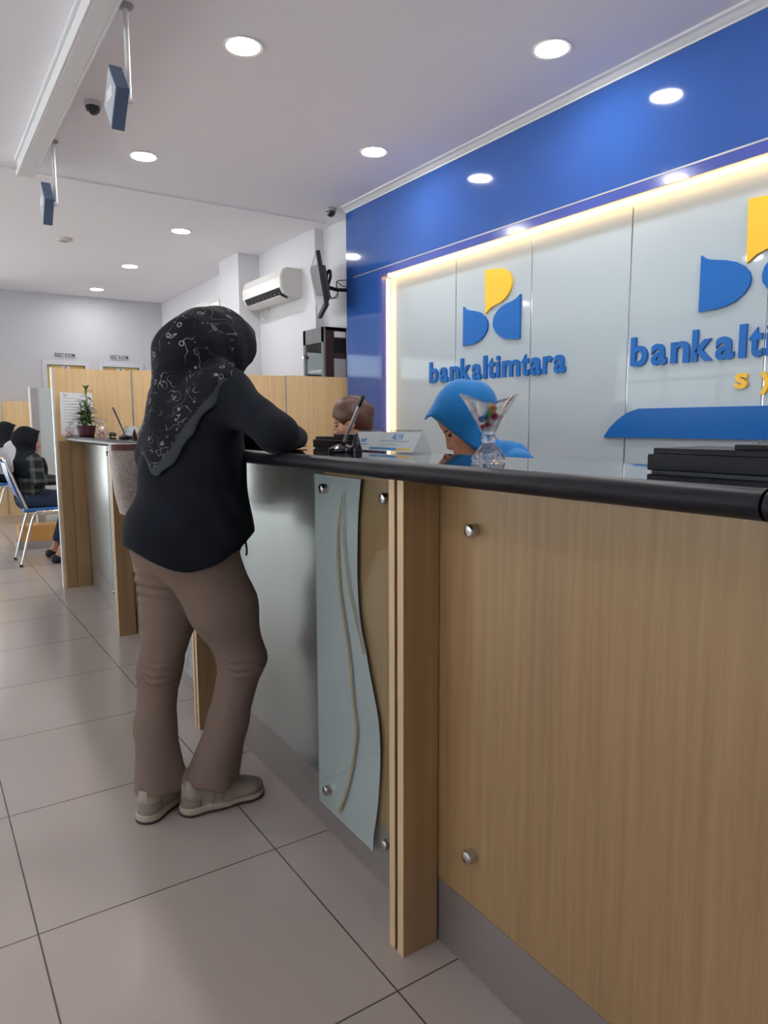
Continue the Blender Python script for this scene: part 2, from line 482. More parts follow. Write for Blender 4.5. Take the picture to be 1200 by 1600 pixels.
def word(parent_or_none, text, org, ux, uz, un, size, depth, mats, track=0., bold=.028, squash=1., single=None):
    """each letter its own part (or all in one mesh when single is a name)"""
    x = 0; objs = []
    bb = B() if single else None
    for ch in text:
        w = HELV[ch] * size * squash
        if ch != ' ':
            sb = (.055 if ch not in 'tykr' else .012) * size * squash
            b = bb or B()
            put_glyph(b, ch, org, ux, uz, un, x + sb, w - 2 * sb, 0, size, depth, bold)
            if not single: objs.append(b.done('letter', mats, parent_or_none))
        x += w + track
    if single: return bb.done(single, mats, parent_or_none)
    return objs

# ------------------------------------------------------------------ implicit surfaces
class F:
    """signed distance primitives on a grid of points P (n,3)"""
    pass
def _v(a): return np.asarray(a, np.float32)
def cone(P, a, b, ra, rb):
    a, b = _v(a), _v(b); ab = b - a
    t = np.clip(((P - a) @ ab) / (ab @ ab), 0, 1)
    d = P - (a + t[:, None] * ab)
    return np.sqrt((d * d).sum(1)) - (ra + (rb - ra) * t)
def ell(P, c, r, R=None):
    q = P - _v(c)
    if R is not None: q = q @ R
    r = _v(r)
    k0 = np.sqrt(((q / r) ** 2).sum(1)); k1 = np.sqrt(((q / (r * r)) ** 2).sum(1)) + 1e-9
    return k0 * (k0 - 1) / k1
def flat(P, a, b, ra, rb, side):
    """tapered limb with elliptical section; ra, rb = (radius along side, radius across)"""
    a, b, side = _v(a), _v(b), _v(side); ab = b - a; L = np.sqrt(ab @ ab); n = ab / L
    u = side - n * (side @ n); u /= np.sqrt(u @ u); v = np.cross(n, u)
    t = np.clip(((P - a) @ ab) / (L * L), 0, 1)
    d = P - (a + t[:, None] * ab)
    ru = ra[0] + (rb[0] - ra[0]) * t; rv = ra[1] + (rb[1] - ra[1]) * t
    m = np.minimum(ru, rv)
    k = np.sqrt(((d @ u) / ru) ** 2 + ((d @ v) / rv) ** 2 + ((d @ n) / m) ** 2)
    return (k - 1) * m
def tri(P, a, b, c, r):
    a, b, c = _v(a), _v(b), _v(c)
    ba, cb, ac = b - a, c - b, a - c
    nor = np.cross(ba, ac); nn = nor @ nor
    pa, pb, pc = P - a, P - b, P - c
    s = (np.sign(pa @ np.cross(ba, nor)) + np.sign(pb @ np.cross(cb, nor)) + np.sign(pc @ np.cross(ac, nor)))
    def e(p, v):
        t = np.clip((p @ v) / (v @ v), 0, 1); d = p - t[:, None] * v; return (d * d).sum(1)
    d = np.where(s < 2, np.minimum(np.minimum(e(pa, ba), e(pb, cb)), e(pc, ac)), (pa @ nor) ** 2 / nn)
    return np.sqrt(d) - r
def sm(a, b, k):
    h = np.clip(.5 + .5 * (b - a) / k, 0, 1)
    return b * (1 - h) + a * h - k * h * (1 - h)
def smany(ds, k):
    o = ds[0]
    for d in ds[1:]: o = sm(o, d, k)
    return o
def smx(a, b, k): return -sm(-a, -b, k)

def nets(fn, lo, hi, h):
    lo = np.asarray(lo, np.float32); hi = np.asarray(hi, np.float32)
    n = np.ceil((hi - lo) / h).astype(int) + 1
    xs = [lo[i] + h * np.arange(n[i], dtype=np.float32) for i in range(3)]
    Fd = np.full(n, 1., np.float32)
    bs = 8                                                    # evaluate only the blocks near the surface
    nb = -(-n // bs)
    cs = [lo[i] + h * (np.minimum(np.arange(nb[i]) * bs + bs / 2, n[i] - 1)).astype(np.float32) for i in range(3)]
    g = np.stack(np.meshgrid(*cs, indexing='ij'), -1).reshape(-1, 3).astype(np.float32)
    dc = fn(g); rad = h * bs * .8661 * 1.7 + .004
    bi = np.argwhere(np.ones(tuple(nb), bool))
    near = np.abs(dc) < rad
    for (i, j, k), v in zip(bi[~near], dc[~near]):
        Fd[i * bs:i * bs + bs, j * bs:j * bs + bs, k * bs:k * bs + bs] = v
    off = np.stack(np.meshgrid(*[np.arange(bs)] * 3, indexing='ij'), -1).reshape(-1, 3)
    nbk = bi[near]
    for c0 in range(0, len(nbk), 600):
        ii = (nbk[c0:c0 + 600, None, :] * bs + off[None]).reshape(-1, 3)
        ii = ii[(ii < n).all(1)]
        Fd[ii[:, 0], ii[:, 1], ii[:, 2]] = fn((lo + h * ii).astype(np.float32))
    for ax in range(3):
        sl = [slice(None)] * 3
        for e in (0, -1):
            sl[ax] = e; Fd[tuple(sl)] = np.maximum(Fd[tuple(sl)], h * .5)
    S = Fd < 0
    c = n - 1
    def cor(A, i, j, k): return A[i:i + c[0], j:j + c[1], k:k + c[2]]
    cnt = sum(cor(S, i, j, k).astype(np.int8) for i in (0, 1) for j in (0, 1) for k in (0, 1))
    act = (cnt > 0) & (cnt < 8)
    idx = np.argwhere(act)
    ids = np.full(act.shape, -1, np.int64); ids[act] = np.arange(len(idx))
    acc = np.zeros((len(idx), 3)); num = np.zeros(len(idx))
    for ax in range(3):
        o = [k for k in range(3) if k != ax]
        for p in (0, 1):
            for q in (0, 1):
                off = np.zeros(3, int); off[o[0]] = p; off[o[1]] = q
                A = idx + off; Bq = A.copy(); Bq[:, ax] += 1
                fa = Fd[A[:, 0], A[:, 1], A[:, 2]]; fb = Fd[Bq[:, 0], Bq[:, 1], Bq[:, 2]]
                x = (fa < 0) != (fb < 0)
                t = np.where(x, fa / np.where(fa == fb, 1, fa - fb), 0)
                pos = off[None, :].astype(float).repeat(len(idx), 0); pos[:, ax] = t
                acc[x] += pos[x]; num[x] += 1
    verts = lo + h * (idx + acc / num[:, None])
    quads = []
    for ax in range(3):
        o = [k for k in range(3) if k != ax]
        sl0 = [slice(None)] * 3; sl1 = [slice(None)] * 3
        sl0[ax] = slice(0, -1); sl1[ax] = slice(1, None)
        x = S[tuple(sl0)] != S[tuple(sl1)]
        E = np.argwhere(x)
        E = E[(E[:, o[0]] >= 1) & (E[:, o[1]] >= 1) & (E[:, o[0]] < n[o[0]] - 1) & (E[:, o[1]] < n[o[1]] - 1)]
        if not len(E): continue
        ins = S[E[:, 0], E[:, 1], E[:, 2]]
        def cid(p, q):
            C = E.copy(); C[:, o[0]] -= p; C[:, o[1]] -= q; return ids[C[:, 0], C[:, 1], C[:, 2]]
        Q = np.stack([cid(1, 1), cid(0, 1), cid(0, 0), cid(1, 0)], 1)
        fl = ins if ax != 1 else ~ins
        Q[~fl] = Q[~fl][:, ::-1]
        quads.append(Q)
    Q = np.concatenate(quads)
    Q = Q[(Q >= 0).all(1)]
    return verts, Q

def implicit(name, fn, lo, hi, h, mats, parent=None, classify=None, smooth=2):
    v, q = nets(fn, lo, hi, h)
    if smooth:
        e = np.concatenate([q[:, [0, 1]], q[:, [1, 2]], q[:, [2, 3]], q[:, [3, 0]]])
        for it in range(smooth):
            s = np.zeros_like(v); c = np.zeros(len(v))
            np.add.at(s, e[:, 0], v[e[:, 1]]); np.add.at(s, e[:, 1], v[e[:, 0]]); np.add.at(c, e[:, 0], 1); np.add.at(c, e[:, 1], 1)
            v = v + (.5 if it % 2 == 0 else -.48) * (s / np.maximum(c, 1)[:, None] - v)
    me = bpy.data.meshes.new(name)
    me.from_pydata(v.tolist(), [], q.tolist())
    me.polygons.foreach_set('use_smooth', [True] * len(me.polygons))
    if classify is not None:
        ctr = v[q].mean(1)
        me.polygons.foreach_set('material_index', np.asarray(classify(ctr), np.int32))
    o = link_mesh(name, me, mats, parent)
    return o

def frame(heading, pitch=0., roll=0.):
    """rows: forward, left, up (world) ; heading from +X towards +Y, pitch>0 looks down"""
    f = V((math.cos(heading) * math.cos(pitch), math.sin(heading) * math.cos(pitch), -math.sin(pitch)))
    l = V((-math.sin(heading), math.cos(heading), 0))
    u = f.cross(l)
    if roll:
        q = Matrix.Rotation(roll, 3, f); l = q @ l; u = q @ u
    return np.array([f, l, u], np.float32)

def head_sdf(P, c, Rf, s=1.):
    """head with brow, sockets, nose, mouth, chin and ears; c = centre between the ears at eye height"""
    q = ((P - _v(c)) @ Rf.T) / s
    d = ell(q, (-.012, 0, .03), (.098, .076, .098))
    d = sm(d, ell(q, (.022, 0, -.045), (.066, .058, .070)), .03)
    d = sm(d, ell(q, (.052, 0, -.092), (.026, .026, .020)), .025)            # chin
    for y in (-1, 1):
        d = sm(d, ell(q, (.050, y * .034, -.028), (.030, .026, .026)), .02)   # cheek
        d = smx(d, -ell(q, (.100, y * .031, .003), (.022, .019, .013)), .008)  # socket
        d = sm(d, ell(q, (.074, y * .031, .002), (.0125, .013, .0115)), .004)  # eyeball
        d = sm(d, cone(q, (.082, y * .014, .020), (.066, y * .052, .020), .007, .005), .008)
        d = sm(d, flat(q, (-.004, y * .077, .012), (.0, y * .076, -.030), (.020, .007), (.015, .006), (1, 0, 0)), .006)  # ear
    d = sm(d, cone(q, (.083, 0, .010), (.106, 0, -.030), .007, .0115), .010)   # nose
    for y in (-1, 1): d = sm(d, ell(q, (.094, y * .011, -.034), (.011, .008, .008)), .006)
    d = sm(d, flat(q, (.084, -.020, -.058), (.084, .020, -.058), (.009, .0075), (.009, .0075), (1, 0, 0)), .006)
    d = sm(d, flat(q, (.081, -.016, -.068), (.081, .016, -.068), (.010, .008), (.010, .008), (1, 0, 0)), .006)
    return d * s

def head_class(ctr, c, Rf, s=1.):
    q = ((ctr - _v(c)) @ Rf.T) / s
    k = np.zeros(len(ctr), int)
    fr = q[:, 0] > .05
    k[fr & (np.abs(q[:, 2] + .063) < .0105) & (np.abs(q[:, 1]) < .024) & (q[:, 0] > .078)] = 1
    k[fr & (np.abs(q[:, 2] - .001) < .0052) & (np.abs(np.abs(q[:, 1]) - .031) < .0135)] = 2
    k[fr & (np.abs(q[:, 2] - .021) < .0030) & (np.abs(np.abs(q[:, 1]) - .033) < .020)] = 3
    return k

def hand_sdf(P, w, d, up, s=1., side=1, curl=.25):
    """hand from the wrist w along d (unit), up = back of the hand, side=+1: thumb towards d x up"""
    d = V(d).normalized(); up = V(up); up = (up - d * up.dot(d)).normalized(); l = d.cross(up) * side
    w = V(w)
    def pt(f, sd, h): return w + d * (f * s) + l * (sd * s) + up * (h * s)
    o = flat(P, pt(.012, 0, 0), pt(.075, 0, 0), (.026 * s, .014 * s), (.036 * s, .013 * s), l)
    for sd, L in ((.027, .070), (.009, .078), (-.009, .072), (-.027, .056)):
        a = pt(.080, sd, 0); b = pt(.080 + L * .45, sd * 1.12, -curl * .010); c = pt(.080 + L * .75, sd * 1.15, -curl * .035); e = pt(.080 + L * .95, sd * 1.15, -curl * .065)
        f = np.minimum(np.minimum(cone(P, a, b, .0088 * s, .0080 * s), cone(P, b, c, .0080 * s, .0074 * s)), cone(P, c, e, .0074 * s, .0064 * s))
        o = sm(o, f, .005)
    a = pt(.030, .022, -.002); b = pt(.058, .048, -.008); c = pt(.088, .058, -.012)
    o = sm(o, np.minimum(cone(P, a, b, .013 * s, .0098 * s), cone(P, b, c, .0096 * s, .0075 * s)), .008)
    return o

# ------------------------------------------------------------------ the room
ZC = 2.95          # ceiling
YB = 10.75         # far wall
XL = -4.6          # left wall
YF = -3.2          # wall behind the camera
XW = 3.19          # white right-hand wall
XB = 3.12          # blue feature wall front
XP = 3.205         # white glass panels in the recess
Y_BLUE = 5.27      # far end of the blue wall
XO = 4.0           # outer edge of the building on the right

def struct(b, name, m, **k):
    return tag(b.done(name, m, **k), kind='structure')

struct(B().box((XL - .2, YF - .2, -.08), (XO + .2, YB + .2, 0)), 'floor', 'tile')
struct(B().box((XL - .2, YF - .2, ZC), (XO + .2, YB + .2, ZC + .12)), 'ceiling', 'ceiling')
# far wall with a wide window at the left and two door openings
D1, D2 = (1.60, 2.09), (2.33, 2.83)      # clear door openings
DH = 2.0
WX0, WX1, WZ0, WZ1 = -4.0, .86, .12, 2.42
b = B()
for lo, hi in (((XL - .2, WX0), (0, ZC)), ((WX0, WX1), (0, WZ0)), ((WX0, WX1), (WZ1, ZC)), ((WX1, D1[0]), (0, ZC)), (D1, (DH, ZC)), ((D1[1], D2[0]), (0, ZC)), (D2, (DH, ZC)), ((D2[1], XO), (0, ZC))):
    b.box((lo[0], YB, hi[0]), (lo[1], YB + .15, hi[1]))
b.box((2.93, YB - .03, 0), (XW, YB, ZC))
struct(b, 'wall_back', 'white_paint_dimmed')
# right wall: white block beyond the alcove, the alcove, the structural wall behind the blue cladding
b = B()
b.box((XW, 5.95, 0), (XO, YB, ZC))
b.box((3.28, Y_BLUE, 0), (XO, 5.95, ZC))
b.box((2.955, 7.2, 0), (XW, 7.74, ZC))
struct(b, 'wall_right', 'white_paint')
b = B().box((3.30, YF, 0), (XO, Y_BLUE, ZC))
struct(b, 'wall_right_inner', 'white_paint')
# left wall with windows, front wall
LW = ((-1.9, 1.1), (1.9, 4.9), (5.7, 8.9))
b = B()
e = [YF - .2] + [v for w in LW for v in w] + [YB + .2]
for i in range(0, len(e), 2): b.box((XL - .2, e[i], 0), (XL, e[i + 1], ZC))
for w in LW:
    b.box((XL - .2, w[0], 0), (XL, w[1], .5)); b.box((XL - .2, w[0], 2.5), (XL, w[1], ZC))
struct(b, 'wall_left', 'white_paint')
struct(B().box((XL, YF - .2, 0), (XO, YF, ZC)), 'wall_front', 'white_paint')
struct(B().box((-40, -30, -.2), (XL - .2, 60, -.1)), 'ground_left', 'outdoor')
struct(B().box((XL - .2, YB + .2, -.2), (30, 60, -.1)), 'ground_back', 'outdoor')

def window(name, p0, p1, z0, z1, axis, nx, zs, th=.05):
    """framed window; p0..p1 along the wall, panes of real glass"""
    fr = B()
    def bx(a, c, za, zb, t=.05):
        if axis == 'x': fr.box((a, YB + .03, za), (c, YB + .03 + t, zb))
        else: fr.box((XL - .1, a, za), (XL - .1 + t, c, zb))
    bx(p0, p1, z0, z0 + th); bx(p0, p1, z1 - th, z1)
    for i in range(nx + 1):
        x = p0 + (p1 - p0 - th) * i / nx; bx(x, x + th, z0, z1)
    for z in zs: bx(p0, p1, z, z + .06)
    w = struct(fr, name, 'grey_metal')
    g = B()
    if axis == 'x': g.box((p0 + .01, YB + .052, z0 + .01), (p1 - .01, YB + .058, z1 - .01))
    else: g.box((XL - .078, p0 + .01, z0 + .01), (XL - .072, p1 - .01, z1 - .01))
    g.done('pane', 'window_glass', w)
    return w
window('window_1', WX0, WX1, WZ0, WZ1, 'x', 5, (.95, 1.95))
for i, w in enumerate(LW): window('window_%d' % (i + 2), w[0], w[1], .5, 2.5, 'y', 3, (1.9,))

# daylight: overcast sky seen through the panes, with portals at the openings
wd = bpy.data.worlds.new('overcast_sky'); sc.world = wd; wd.use_nodes = True
bg = wd.node_tree.nodes['Background']
bg.inputs[0].default_value = (.86, .93, 1.0, 1); bg.inputs[1].default_value = 2.2
sl = bpy.data.lights.new('ground_bounce_sun', 'SUN'); sl.energy = 58.0; sl.angle = .02; sl.color = (1, .99, .98)  # added outdoors so its ground bounce brightens the ceiling; aimed away from the windows
so = bpy.data.objects.new('ground_bounce_sun', sl); col.objects.link(so); so.rotation_euler = V((-.45, .5, -.74)).to_track_quat('-Z', 'Y').to_euler()
def portal(name, loc, rot, sx, sy):
    l = bpy.data.lights.new(name, 'AREA'); l.shape = 'RECTANGLE'; l.size = sx; l.size_y = sy
    l.cycles.is_portal = True
    o = bpy.data.objects.new(name, l); col.objects.link(o); o.location = loc; o.rotation_euler = rot
portal('window_portal', ((WX0 + WX1) / 2, YB + .14, (WZ0 + WZ1) / 2), (-PI / 2, 0, 0), WX1 - WX0, WZ1 - WZ0)
for w in LW: portal('window_portal', (XL - .15, (w[0] + w[1]) / 2, 1.5), (0, -PI / 2, 0), 2.0, w[1] - w[0])

# doors to the rest rooms
def door(name, x0, x1):
    fr = B()
    fr.box((x0 - .06, YB - .015, 0), (x0, YB + .15, DH + .06)); fr.box((x1, YB - .015, 0), (x1 + .06, YB + .15, DH + .06))
    fr.box((x0, YB - .015, DH), (x1, YB + .15, DH + .06))
    o = struct(fr, name, 'door_frame')
    B().box((x0 + .003, YB + .03, .008), (x1 - .003, YB + .07, DH - .004), .003).done('door_leaf', 'door_wood', o)
    h = B().tube([(x1 - .07, YB + .03, 1.0), (x1 - .07, YB - .02, 1.0), (x1 - .17, YB - .02, 1.0)], .009)
    h.done('door_handle', 'steel', o, smooth=True)
    xc = (x0 + x1) / 2
    pl = B().box((xc - .055, YB + .024, DH - .1), (xc + .055, YB + .03, DH - .015)).done('restroom_plate', 'paper', o)
    k = B().lathe([(.001, -.001), (.011, -.001), (.011, .001), (.001, .001)], (xc, YB + .022, DH - .036), 16, 'y')
    k.prism([(xc - .014, DH - .09), (xc + .014, DH - .09), (xc + .007, DH - .05), (xc - .007, DH - .05)], 'y', YB + .021, YB + .024)
    k.done('figure_symbol', 'ink', pl)
    return o
door('door_1', *D1); door('door_2', *D2)
for xc, zc, lab in ((1.84, 2.135, 'small grey REST ROOM sign above the left yellow door'), (2.56, 2.14, 'small grey REST ROOM sign above the right yellow door')):
    s = tag(B().box((xc - .135, YB - .012, zc - .035), (xc + .135, YB - .001, zc + .035), .002).done('restroom_sign', 'sign_grey', base=True), lab, 'sign', 'rest room signs')
    word(s, 'REST ROOM', V((xc - .128, YB - .0125, zc - .024)), V((1, 0, 0)), V((0, 0, 1)), V((0, -1, 0)), .070, .002, 'ink', single='lettering', squash=.60, bold=.03)

# skirting and ceiling trims
b = B(); b.box((WX1 + .05, YB - .012, 0), (D1[0] - .06, YB, .1)); b.box((D1[1] + .06, YB - .012, 0), (D2[0] - .06, YB, .1)); b.box((D2[1] + .06, YB - .042, 0), (XW, YB - .03, .1))
struct(b, 'baseboard_back', 'grey_metal')
b = B(); b.box((XW - .012, 7.74, 0), (XW, YB - .03, .1)); b.box((XW - .012, 5.95, 0), (XW, 7.2, .1))
struct(b, 'baseboard_right', 'grey_metal')
b = B()
prof = [(XB, 2.904), (XB, ZC), (XB - .05, ZC), (XB - .05, ZC - .012), (XB - .034, ZC - .018), (XB - .018, ZC - .032), (XB - .008, 2.912), (XB - .006, 2.904)]
A0 = [b.bm.verts.new((x, YF, z)) for x, z in prof]; A1 = [b.bm.verts.new((x, Y_BLUE, z)) for x, z in prof]
for k in range(len(prof)): b.face([A0[k], A0[(k + 1) % len(prof)], A1[(k + 1) % len(prof)], A1[k]])
b.face(A0); b.face(A1[::-1])
struct(b, 'trim_1', 'trim_white')
# shallow batten across the ceiling
b = B().box((XL, 5.74, ZC - .012), (XW, 5.80, ZC)); struct(b, 'trim_2', 'ceiling')
# dropped header beam with a moulded lower edge
b = B()
b.box((.715, YF, 2.835), (.80, 5.52, ZC)); b.box((.705, YF, 2.835), (.715, 5.53, 2.868)); b.box((.70, YF, 2.93), (.715, 5.53, ZC)); b.box((.80, YF, 2.835), (.815, 5.53, 2.85))
struct(b, 'trim_3', 'trim_white', bevel=.003)

# blue feature wall: cladding with a lit recess
RZ = 2.362       # top of the recess
RY = 4.735       # far side of the recess
YN = -.6         # near side, out of view
ZT = 2.372       # horizontal joint
b = B()
b.box((XB, YF, ZT), (3.30, Y_BLUE, 2.904)); b.box((XB, RY + .045, 0), (3.30, Y_BLUE, ZT)); b.box((XB, YF, 0), (3.30, YN, ZT))
struct(b, 'wall_right_blue', 'blue_wall')
b = B()
b.box((XB - .001, RY, 0), (3.30, RY + .045, ZT - .004)); b.box((XB - .001, YN, RZ - .045), (3.30, RY, ZT - .004))
struct(b, 'trim_4', 'blue_wall_side')
b = B().box((XB - .003, YN, ZT - .004), (XB + .004, Y_BLUE - .11, ZT + .005)); struct(b, 'trim_5', 'grey_metal')

# white glass panels in the recess, each a sheet with an open joint
ys = [RY, 3.931, 3.207, 2.488, 1.752, 1.02, .28, YN]
RZ2 = RZ - .045
labs = ['white glass wall panel at the far end with glowing left edge', 'white glass wall panel behind the far flower emblem', 'plain white glass wall panel between the two emblems',
        'white glass wall panel with letters banka of the near sign', 'white glass wall panel at the right edge of the photo', 'white glass wall panel out of view to the right', 'white glass wall panel nearest the camera end']
for i in range(len(ys) - 1):
    o = B().box((XP, ys[i + 1] + (.004 if i < 6 else 0), .0), (XP + .012, ys[i] - (.004 if i else 0), RZ2), .0015, 1).done('glass_wall_panel', 'back_glass', base=True)
    tag(o, labs[i], 'wall panel', 'white glass wall panels')
b = B()
for y in ys[1:-1]: b.box((XP + .004, y - .004, 0), (XP + .011, y + .004, RZ2))
struct(b, 'trim_6', 'chrome')
# warm strip lights tucked into the corners of the recess
o = B().box((3.165, YN + .02, RZ2 - .012), (3.192, RY - .02, RZ2 - .001)).done('led_strip', 'led', base=True); tag(o, 'warm glowing strip light along the top of the white panels', 'light', 'recess strip lights')
o = B().box((3.165, RY - .012, .05), (3.192, RY - .001, RZ2 - .02)).done('led_strip', 'led', base=True); tag(o, 'warm glowing upright strip light beside the blue column', 'light', 'recess strip lights')

# signs on the glass: emblem of three leaves with the bank's name
UX, UZ, UN = V((0, -1, 0)), V((0, 0, 1)), V((-1, 0, 0))
def zpx(pts, ox, oy, s):
    out = []
    for x, y in pts:
        p = at(ox + x * s, oy + y * s, x=XP); out.append((p.y, p.z))
    return out
leafL = [(397, 367), (410, 381), (425, 390), (450, 394), (485, 398), (520, 410), (550, 435), (568, 465), (573, 500), (567, 535), (550, 570), (520, 605), (490, 625), (450, 641), (394, 650)]
leafY = [(555, 105), (610, 96), (665, 90), (700, 97), (727, 118), (743, 150), (748, 190), (740, 235), (722, 275), (695, 310), (660, 338), (620, 358), (590, 378), (572, 400), (556, 420)]
leafR = [(808, 275), (806, 420), (803, 597), (750, 599), (700, 598), (660, 580), (630, 550), (612, 515), (610, 480), (618, 440), (640, 400), (670, 368), (710, 342), (750, 325), (780, 305)]
S = 260 / 1200
p0, p1 = at(671, 598, x=XP), at(888, 579, x=XP)
WSIZE = (p0.y - p1.y) / 6.51
DY = 1.757
def sign(off, label, extra=None):
    o = empty('bank_sign', (XP, p0.y - off, 1.47), label, 'sign')
    for pts, m in ((leafL, 'letter_blue'), (leafY, 'letter_yellow'), (leafR, 'letter_blue')):
        poly = zpx(pts, 640, 400, S)
        B().prism([(y - off, z) for y, z in poly], 'x', XP - .014, XP - .001).done('emblem_leaf', m, o)
    word(o, 'bankaltimtara', V((XP - .001, p0.y - off, 1.476)), UX, UZ, UN, WSIZE, .012, 'letter_blue')
    if extra:
        q0, q1 = at(1147, 607, x=XP), at(1175, 585, x=XP)
        word(o, extra, V((XP - .001, q0.y, at(1150, 606, x=XP).z)), UX, UZ, UN, .135, .012, 'letter_yellow', track=.048)
    return o
sign(0, 'blue and yellow bankaltimtara wall sign with three leaf emblem, the far one')
sign(DY, 'blue bankaltimtara wall sign with yellow letters below, cut by right photo edge', 'syariah')
# blue swoosh bar
sw = [(945, 683), (955, 668), (968, 655), (982, 645), (1000, 638.5)]
poly = []
for x, y in sw:
    p = at(x, y, x=XP); poly.append((p.y, p.z))
pz = poly[-1][1]; pb = poly[0][1]
poly += [(.75, pz), (.62, pz - .02), (.55, pb), (poly[0][0] - .1, pb)]
tag(B().prism(poly, 'x', XP - .014, XP - .001).done('wall_bar', 'letter_blue', base=True), 'long blue bar with curved left end on the white panels', 'wall decoration')

# ------------------------------------------------------------------ ceiling fixtures
def downlight():
    o = empty('ceiling_light', (0, 0, 0))
    B().lathe([(.078, -.004), (.094, -.006), (.096, -.001), (.078, .0)], seg=40, cap=False).done('ring', 'white_plastic', o, smooth=True, local=True)
    B().lathe([(.0005, -.0035), (.079, -.0035)], seg=40, cap=False).done('lens', 'lens', o, local=True)
    return o
dl0 = downlight()
LI = [((1.435, 3.361), 'big glaring round downlight right of the hanging sign'), ((2.676, 2.579), 'round downlight near the blue wall, nearest and largest on the right'),
      ((1.416, 5.026), 'round downlight to the right of the smaller hanging sign'), ((2.66, 4.125), 'round downlight beside the blue wall, between the dark dome camera and the nearest right light'),
      ((2.205, 6.709), 'round downlight beyond the ceiling batten, nearest of the far row'), ((2.183, 8.467), 'round downlight in the middle of the far row'), ((2.164, 10.107), 'smallest round downlight in front of the far wall')]
hidden = [(1.435, 1.69), (1.435, .02), (2.67, 1.03), (2.67, -.5), (-1.3, .9), (-1.3, 4.4), (-1.3, 7.9), (1.435, -1.6)]
first = True
for (x, y), lab in LI + [(p, None) for p in hidden]:
    o = dl0 if first else copy_tree(dl0)
    first = False
    o.location = (x, y, ZC)
    tag(o, lab or 'round white downlight above the room outside the photo', 'ceiling light', 'recessed ceiling downlights')

def dome(loc, label, tilt=0):
    o = empty('dome_camera', loc, label, 'camera', None)
    k = .82
    b = B().lathe([(.055 * k, 0), (.056 * k, -.02 * k), (.050 * k, -.03 * k), (.046 * k, -.03 * k)], loc, 28); b.done('housing', 'grey_plastic' if tilt else 'white_plastic', o, smooth=True)
    B().lathe([(r_ * k, z_ * k) for r_, z_ in ((.049, -.028), (.048, -.045), (.040, -.064), (.024, -.078), (.002, -.083))], loc, 28).done('dome_cover', 'dark_glass', o, smooth=True)
    return o
dome((.965, 4.37, ZC), 'white ceiling dome camera with dark bubble behind the larger hanging sign')
dome((3.03, 5.36, ZC), 'dark dome camera at the ceiling corner of the blue wall', 1)
o = empty('smoke_detector', (1.35, 7.58, ZC), 'flat round smoke detector on the far ceiling', 'smoke detector')
B().lathe([(.075, 0), (.075, -.012), (.066, -.022), (.002, -.026)], (1.35, 7.58, ZC), 32).done('cover', 'white_plastic', o, smooth=True)
B().lathe([(.040, -.0225), (.040, -.028), (.002, -.030)], (1.35, 7.58, ZC), 24).done('sensor_cap', 'grey_plastic', o, smooth=True)

def hanging_sign(x, y, label):
    o = empty('hanging_counter_sign', (x, y, ZC), label, 'hanging sign', 'counter signs hanging from the ceiling')
    B().lathe([(.034, 0), (.034, -.006), (.022, -.014), (.012, -.016)], (x, y, ZC), 24).done('ceiling_rose', 'grey_plastic', o, smooth=True)
    z0 = 2.557
    B().tube([(x, y, ZC - .01), (x, y, z0)], .0115, 14).done('pole', 'alu', o, smooth=True)
    B().tube([(x + .013, y, z0 + .012), (x - .03, y, z0 + .012)], .013, 12).done('bracket', 'alu', o, smooth=True)
    R = .130; yc, zc = y - .02, 2.557
    def dia(r): return [(yc - r * .86, zc), (yc, zc + r), (yc + r * .86, zc), (yc, zc - r)]
    B().prism(dia(R), 'x', x - .085, x - .031).done('sign_box', 'sign_navy', o, bevel=.003)
    f = B().prism(dia(R * .93), 'x', x - .0865, x - .0845).done('sign_face', 'sign_face', o)
    B().box((x - .0875, yc - .045, zc - .012), (x - .0863, yc + .045, zc + .035)).done('printed_panel', 'paper', f)
    return o
hanging_sign(.887, 3.326, 'larger diamond shaped navy sign box hanging on a white pole, top left')
hanging_sign(.868, 5.075, 'smaller diamond shaped sign box hanging on a pole, farther away')

# ------------------------------------------------------------------ the long counter
NODES = [(.917, -1.45), (.922, 1.2025), (.945, 2.607), (.985, 4.05), (1.034, 5.50)]
ZTOP = 1.10
def standoff(y, z, x0, x1, parent, dx=0):
    b = B().lathe([(.0135, x1), (.0135, x0 + .003), (.0115, x0), (.0105, x0 - .0005), (.0005, x0 - .001)], (0, y, z), 20, 'x', cap=False)
    b.lathe([(.0035, x0 - .0012), (.0005, x0 - .0012)], (0, y, z), 6, 'x', cap=False)
    return b.done('standoff', 'steel', parent, smooth=True, local=True)

def film_pts():
    px = [(558, 745), (553.5, 805), (552, 880), (553.5, 934), (558, 979), (567, 1024), (571.5, 1050), (580.5, 1096), (586.5, 1131), (589, 1179), (587.4, 1230), (583.5, 1275), (577, 1315)]
    r = []
    for p in px:
        q = at(*p, x=.905); r.append((q.y - 1.2025, q.z))
    return bez([(a, c, 0) for a, c in r], 4)
def line_pts(px):
    r = []
    for p in px:
        q = at(*p, x=.905); r.append((q.y - 1.2025, q.z, 0))
    return bez(r, 5)
G1 = [(533, 772), (525, 820), (523.5, 865), (528, 925), (537, 985), (544.5, 1039), (549.6, 1099), (552, 1083 + 36), (554.4, 1119 + 20), (553, 1155 + 8), (547.5, 1200), (537, 1242), (526, 1270)]
G2 = [(533, 772), (533.4, 835), (537, 880), (544.5, 928), (553.5, 970), (561, 1000), (566, 1022)]

